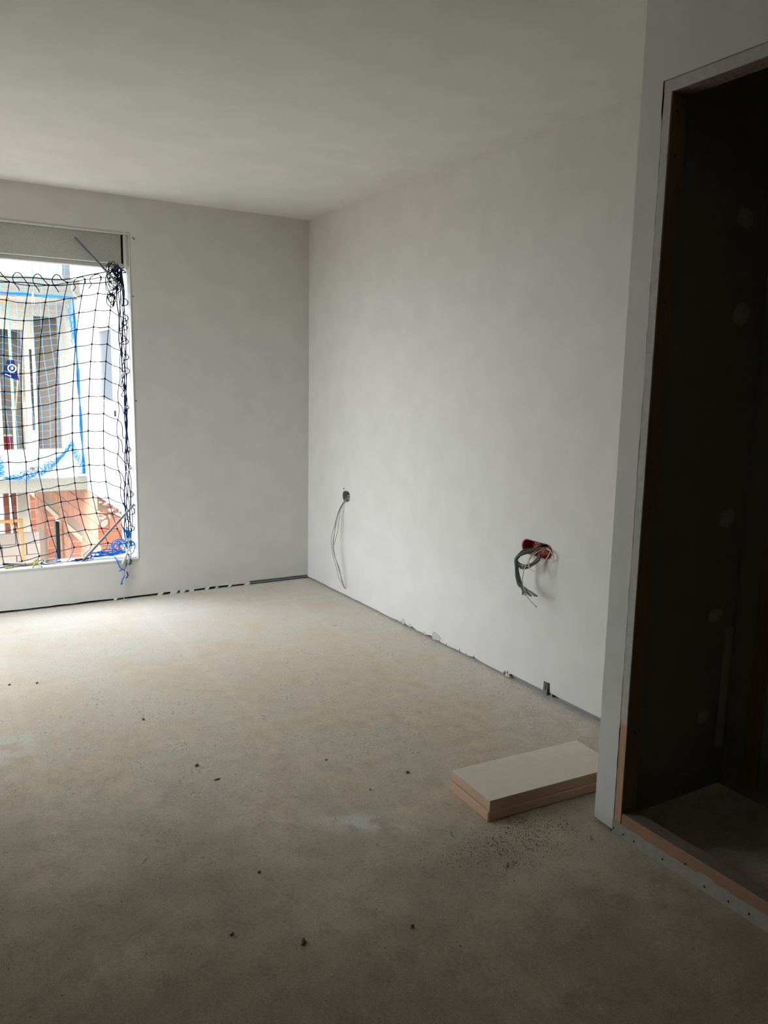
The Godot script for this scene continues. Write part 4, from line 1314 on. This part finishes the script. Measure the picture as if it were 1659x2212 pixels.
func build_red_box() -> void:
	var b := thing("socket_box", "long red plastic socket box in the right wall, stuffed with wires", "socket box")
	cup(b, "cup", Vector2(2.535, 0.700), 0.071, 0.0355, 0.048, M.red_plastic, M.filler)
	var st: SurfaceTool
	for z in [2.4995, 2.5705]:
		for s in [-1.0, 1.0]:
			st = begin()
			slab(st, Vector3(0.004, 0.700 + s * 0.0345 - 0.006, z - 0.003), Vector3(0.048, 0.700 + s * 0.0345 + 0.006, z + 0.003), 0.0015)
			put(st, "cusp", M.red_plastic, b)
	for a in [[0.716, 2.610], [0.684, 2.612], [0.690, 2.515]]:
		st = begin()
		lump(st, Vector3(0.006, a[0], a[1]), Vector3(0.003, 0.004, 0.004), 0.1)
		put(st, "screw", M.zinc, b)
	for k in 16:
		st = begin()
		flake(st, Vector3(0.0475, 0.672 + 0.055 * rng.randf(), 2.44 + 0.18 * rng.randf()), Vector3(0, 0, 0.003 + 0.004 * rng.randf()), Vector3(0, 0.003 + 0.003 * rng.randf(), 0), -0.0012, 0.4, 7)
		put(st, "plaster_spot", M.filler, b)
	st = begin()
	tube(st, [Vector3(0.048, 0.722, 2.545), Vector3(0.02, 0.722, 2.547)], 0.012, 10)
	put(st, "conduit", M.shade_black, b)
	var w := thing("cable_bundle", "dark grey cables bent over and hanging from the red socket box", "cables")
	var main := [Vector3(0.040, 0.722, 2.545), Vector3(0.000, 0.704, 2.536), Vector3(-0.030, 0.693, 2.539), Vector3(-0.060, 0.687, 2.531), Vector3(-0.080, 0.676, 2.516), Vector3(-0.090, 0.659, 2.499), Vector3(-0.095, 0.642, 2.499), Vector3(-0.095, 0.619, 2.505), Vector3(-0.090, 0.589, 2.504), Vector3(-0.085, 0.562, 2.508), Vector3(-0.080, 0.530, 2.522), Vector3(-0.076, 0.505, 2.545)]
	var tips := [[Vector3(-0.079, 0.515, 2.585), Vector3(-0.079, 0.503, 2.640)], [Vector3(-0.079, 0.506, 2.570), Vector3(-0.079, 0.494, 2.600)], [Vector3(-0.079, 0.512, 2.590), Vector3(-0.079, 0.500, 2.625)], [Vector3(-0.078, 0.498, 2.552), Vector3(-0.078, 0.488, 2.560)], [Vector3(-0.078, 0.504, 2.562), Vector3(-0.078, 0.494, 2.592)], [Vector3(-0.079, 0.503, 2.541), Vector3(-0.080, 0.486, 2.540)]]
	for k in 6:
		var a := TAU * k / 6.0
		var line := []
		for i in main.size():
			var tw := a + i * 0.35
			line.append(main[i] + Vector3(sin(tw) * 0.006, cos(tw) * 0.007, cos(tw) * 0.007 + 0.003 * sin(i + k)))
		if k < 5:
			line.pop_back()
		line.append_array(tips[k])
		st = begin()
		wire(st, line, 0.0042, 7, 5)
		put(st, "cable", M.dark_cable, w)
	var coil := [Vector3(0.040, 0.720, 2.538), Vector3(0.000, 0.697, 2.523), Vector3(-0.030, 0.687, 2.507), Vector3(-0.055, 0.679, 2.493), Vector3(-0.085, 0.655, 2.494), Vector3(-0.090, 0.634, 2.498), Vector3(-0.085, 0.622, 2.525), Vector3(-0.070, 0.626, 2.553), Vector3(-0.055, 0.642, 2.575), Vector3(-0.040, 0.664, 2.588), Vector3(-0.020, 0.680, 2.575), Vector3(0.020, 0.690, 2.53)]
	for k in 5:
		var line := []
		var a := TAU * k / 5.0
		for i in coil.size():
			line.append(coil[i] + Vector3(sin(a + i * 0.3) * 0.006, cos(a + i * 0.3) * 0.008 + 0.002 * sin(i * 1.7 + k), 0.005 * sin(a * 2.0 + i * 0.8)))
		st = begin()
		wire(st, line, 0.0034, 7, 5)
		put(st, "cable", M.dark_cable if k != 3 else M.grey_cable, w)
	var v := thing("white_wires", "two pale wires looping out of the red socket box, one dangling lowest", "wires")
	var loop := [Vector3(0.040, 0.712, 2.575), Vector3(0.000, 0.707, 2.550), Vector3(-0.040, 0.689, 2.555), Vector3(-0.060, 0.667, 2.554), Vector3(-0.075, 0.644, 2.566), Vector3(-0.080, 0.624, 2.580), Vector3(-0.080, 0.616, 2.602), Vector3(-0.075, 0.628, 2.627), Vector3(-0.065, 0.650, 2.645), Vector3(-0.050, 0.679, 2.657), Vector3(-0.030, 0.706, 2.656), Vector3(-0.015, 0.714, 2.643), Vector3(0.003, 0.714, 2.600), Vector3(0.040, 0.700, 2.57)]
	st = begin()
	wire(st, loop, 0.0026, 7, 6)
	put(st, "wire", M.white_cable, v)
	var long := [Vector3(0.040, 0.700, 2.600), Vector3(-0.010, 0.707, 2.586), Vector3(-0.040, 0.693, 2.575), Vector3(-0.060, 0.671, 2.565), Vector3(-0.075, 0.642, 2.555), Vector3(-0.085, 0.610, 2.548), Vector3(-0.090, 0.573, 2.546), Vector3(-0.092, 0.550, 2.549), Vector3(-0.092, 0.519, 2.564), Vector3(-0.090, 0.487, 2.585), Vector3(-0.084, 0.468, 2.609), Vector3(-0.078, 0.451, 2.635)]
	st = begin()
	wire(st, long, 0.0024, 7, 6)
	lump(st, long[-1], Vector3(0.004, 0.004, 0.004), 0.1)
	put(st, "wire", M.white_cable, v)
	st = begin()
	wire(st, [Vector3(0.03, 0.705, 2.58), Vector3(-0.012, 0.712, 2.64), Vector3(-0.014, 0.690, 2.668), Vector3(-0.010, 0.668, 2.655), Vector3(0.0, 0.664, 2.63)], 0.0024, 7, 6)
	put(st, "wire", M.white_cable, v)

# ---------------------------------------------------------------- panel and debris
func build_panel() -> void:
	var p := thing("building_panel", "thick peach panel with pale top and stepped edges lying on the floor", "panel", Vector3(-0.628, 0.0, 3.293))
	p.rotation.y = deg_to_rad(-3.2)
	var st := begin()
	slab(st, Vector3(-0.294, 0.036, -0.122), Vector3(0.294, 0.0715, 0.120), 0.0015)
	put(st, "upper_layer", M.panel_edge, p)
	st = begin()
	slab(st, Vector3(-0.304, 0.0005, -0.118), Vector3(0.300, 0.0358, 0.127), 0.004)
	put(st, "lower_layer", M.panel_edge, p)
	st = begin()
	slab(st, Vector3(-0.2935, 0.0715, -0.1215), Vector3(0.2935, 0.0735, 0.1195), 0.0008)
	put(st, "top_face", M.panel_top, p)

func build_debris() -> void:
	# crumbs one can point at: x, z, width, height, length, turn, material, kind, label
	var list := [
		[-1.734, 3.633, 0.0125, 0.0058, 0.0065, 0.75, "crumb_dark", "mortar_crumb", "dark rough knobbly mortar crumb, the largest crumb on the floor"],
		[-1.674, 2.540, 0.012, 0.005, 0.005, 0.5, "crumb_dark", "mortar_crumb", "dark flat crumb on mid floor with a thin splinter just in front of it"],
		[-0.991, 2.975, 0.009, 0.006, 0.006, 0.2, "crumb_brown", "mortar_crumb", "lone brown crumb on the floor behind the peach panel's left end"],
		[-1.040, 3.631, 0.009, 0.006, 0.005, 0.9, "crumb_brown", "mortar_crumb", "brown crumb in front of the panel, beside a tiny white one"],
		[-1.888, 3.512, 0.008, 0.004, 0.004, 0.4, "crumb_dark", "mortar_crumb", "small dark crumb beside the largest knobbly crumb, on its window side"],
		[-1.449, 3.721, 0.007, 0.006, 0.005, 0.1, "crumb_brown", "mortar_crumb", "rounded brown crumb between the largest crumb and the closet threshold"],
		[-1.215, 2.733, 0.008, 0.003, 0.004, 0.2, "crumb_brown", "mortar_crumb", "flat brown crumb on bare screed in the middle of the floor"],
		[-1.180, 3.020, 0.006, 0.004, 0.004, 1.2, "crumb_dark", "mortar_crumb", "small dark crumb on bare screed midway left of the panel"],
		[-2.204, 1.314, 0.008, 0.004, 0.005, 0.4, "crumb_dark", "mortar_crumb", "flatter of two dark crumbs close together near the window wall"],
		[-2.086, 1.352, 0.009, 0.005, 0.006, 1.0, "crumb_dark", "mortar_crumb", "thicker of two dark crumbs close together near the window wall"],
		[-1.744, 2.017, 0.007, 0.005, 0.005, 0.8, "crumb_dark", "mortar_crumb", "lone dark crumb at the edge of the pale dusty floor"],
		[-1.720, 3.289, 0.007, 0.004, 0.005, 0.3, "crumb_brown", "mortar_crumb", "brown crumb on mid floor beyond the largest knobbly crumb"],
		[-1.640, 2.680, 0.016, 0.003, 0.004, 0.1, "crumb_dark", "mortar_crumb", "thin dark splinter-like crumb just in front of the flat dark one"]]
	for a in list:
		var st := begin()
		lump(st, Vector3(0, a[3] * 0.65, 0), Vector3(a[2], a[3], a[4]) * 0.85, 0.32)
		if a[2] > 0.0124 and a[3] > 0.005:
			for q in [[0.008, 0.006, -0.002], [-0.007, 0.004, 0.003], [0.002, 0.007, 0.001]]:
				lump(st, Vector3(q[0], q[1], q[2]), Vector3(0.004, 0.003, 0.0035), 0.35)
		var o := put(st, a[7], M[a[6]])
		o.position = Vector3(a[0], 0, a[1])
		o.rotation.y = a[5]
		tag(o, a[8], "crumb", "loose crumbs on the screed")
	var chips := [
		[-0.374, 1.163, 0.030, 0.020, "oval white plaster chip on the floor near the right wall"],
		[-1.087, 3.403, 0.017, 0.012, "curled pale plaster flake in front of the panel's left corner"],
		[-0.703, 3.643, 0.008, 0.006, "tiny white chip beside the foot of the closet wall"],
		[-1.010, 3.620, 0.005, 0.004, "tiny white chip in front of the panel beside a brown crumb"],
		[-0.905, 1.640, 0.012, 0.008, "small white chip on the floor midway to the window corner"],
		[-0.700, 0.360, 0.020, 0.010, "white plaster chip on the floor near the back wall"]]
	for a in chips:
		var st := begin()
		flake(st, Vector3(0, 0.001, 0), Vector3(a[2], 0.002, 0), Vector3(0, 0.003, -a[3]), 0.003, 0.3)
		if a[2] > 0.016 and a[1] > 3.0:
			flake(st, Vector3(0.004, 0.006, -0.006), Vector3(0.012, 0.003, 0), Vector3(-0.002, 0.007, -0.003), 0.0015, 0.4)
		var o := put(st, "plaster_chip", M.crumb_white)
		o.position = Vector3(a[0], 0, a[1])
		o.rotation.y = rng.randf() * 2.0
		tag(o, a[4], "chip", "white plaster chips on the floor")
	for a in [[-2.007, 3.062, 0.35, "pale straw-like sliver on the near floor, farther of two"], [-2.112, 3.478, 0.45, "pale straw-like sliver on the near floor, nearer of two"]]:
		var st := begin()
		tube(st, [Vector3(-0.014, 0.002, 0.0), Vector3(0.014, 0.0025, 0.001)], 0.0013, 5)
		var o := put(st, "sliver", M.crumb_white)
		o.position = Vector3(a[0], 0, a[1])
		o.rotation.y = a[2] + 0.6
		tag(o, a[3], "sliver", "slivers on the floor")
	# sand grains nobody could count
	var st := begin()
	lump(st, Vector3.ZERO, Vector3.ONE, 0.3)
	var grain_mesh := st.commit()
	var mm := MultiMesh.new()
	mm.transform_format = MultiMesh.TRANSFORM_3D
	mm.mesh = grain_mesh
	var n := 5200
	mm.instance_count = n
	for i in n:
		var x := -3.2 + 3.15 * rng.randf()
		var z := 0.1 + 5.0 * rng.randf()
		var s := 0.0006 + 0.0010 * rng.randf() * rng.randf()
		if i < 900:
			x = -0.93 + 0.13 * rng.randfn()
			z = 3.52 + 0.07 * rng.randfn()
			s = 0.0006 + 0.0014 * rng.randf() * rng.randf()
		elif i < 1900:
			z = ZD * rng.randf()
			x = -0.004 - 0.035 * absf(rng.randfn())
		elif i < 2500:
			x = -3.0 * rng.randf()
			z = 0.004 + 0.03 * absf(rng.randfn())
		if (x > XD - 0.01 and z > ZD - 0.02) or x > -0.003:
			x = XD - 0.06 - 0.4 * rng.randf()
		mm.set_instance_transform(i, Transform3D(Basis(Vector3.UP, rng.randf() * TAU).scaled(Vector3(s * 1.3, s, s)), Vector3(x, s * 0.6, z)))
	var mi := MultiMeshInstance3D.new()
	mi.name = "floor_grit"
	mi.multimesh = mm
	mi.material_override = M.crumb_brown
	mi.set_meta("kind", "stuff")
	tag(mi, "fine sand grains scattered over the bare screed floor", "grit")
	add_child(mi)
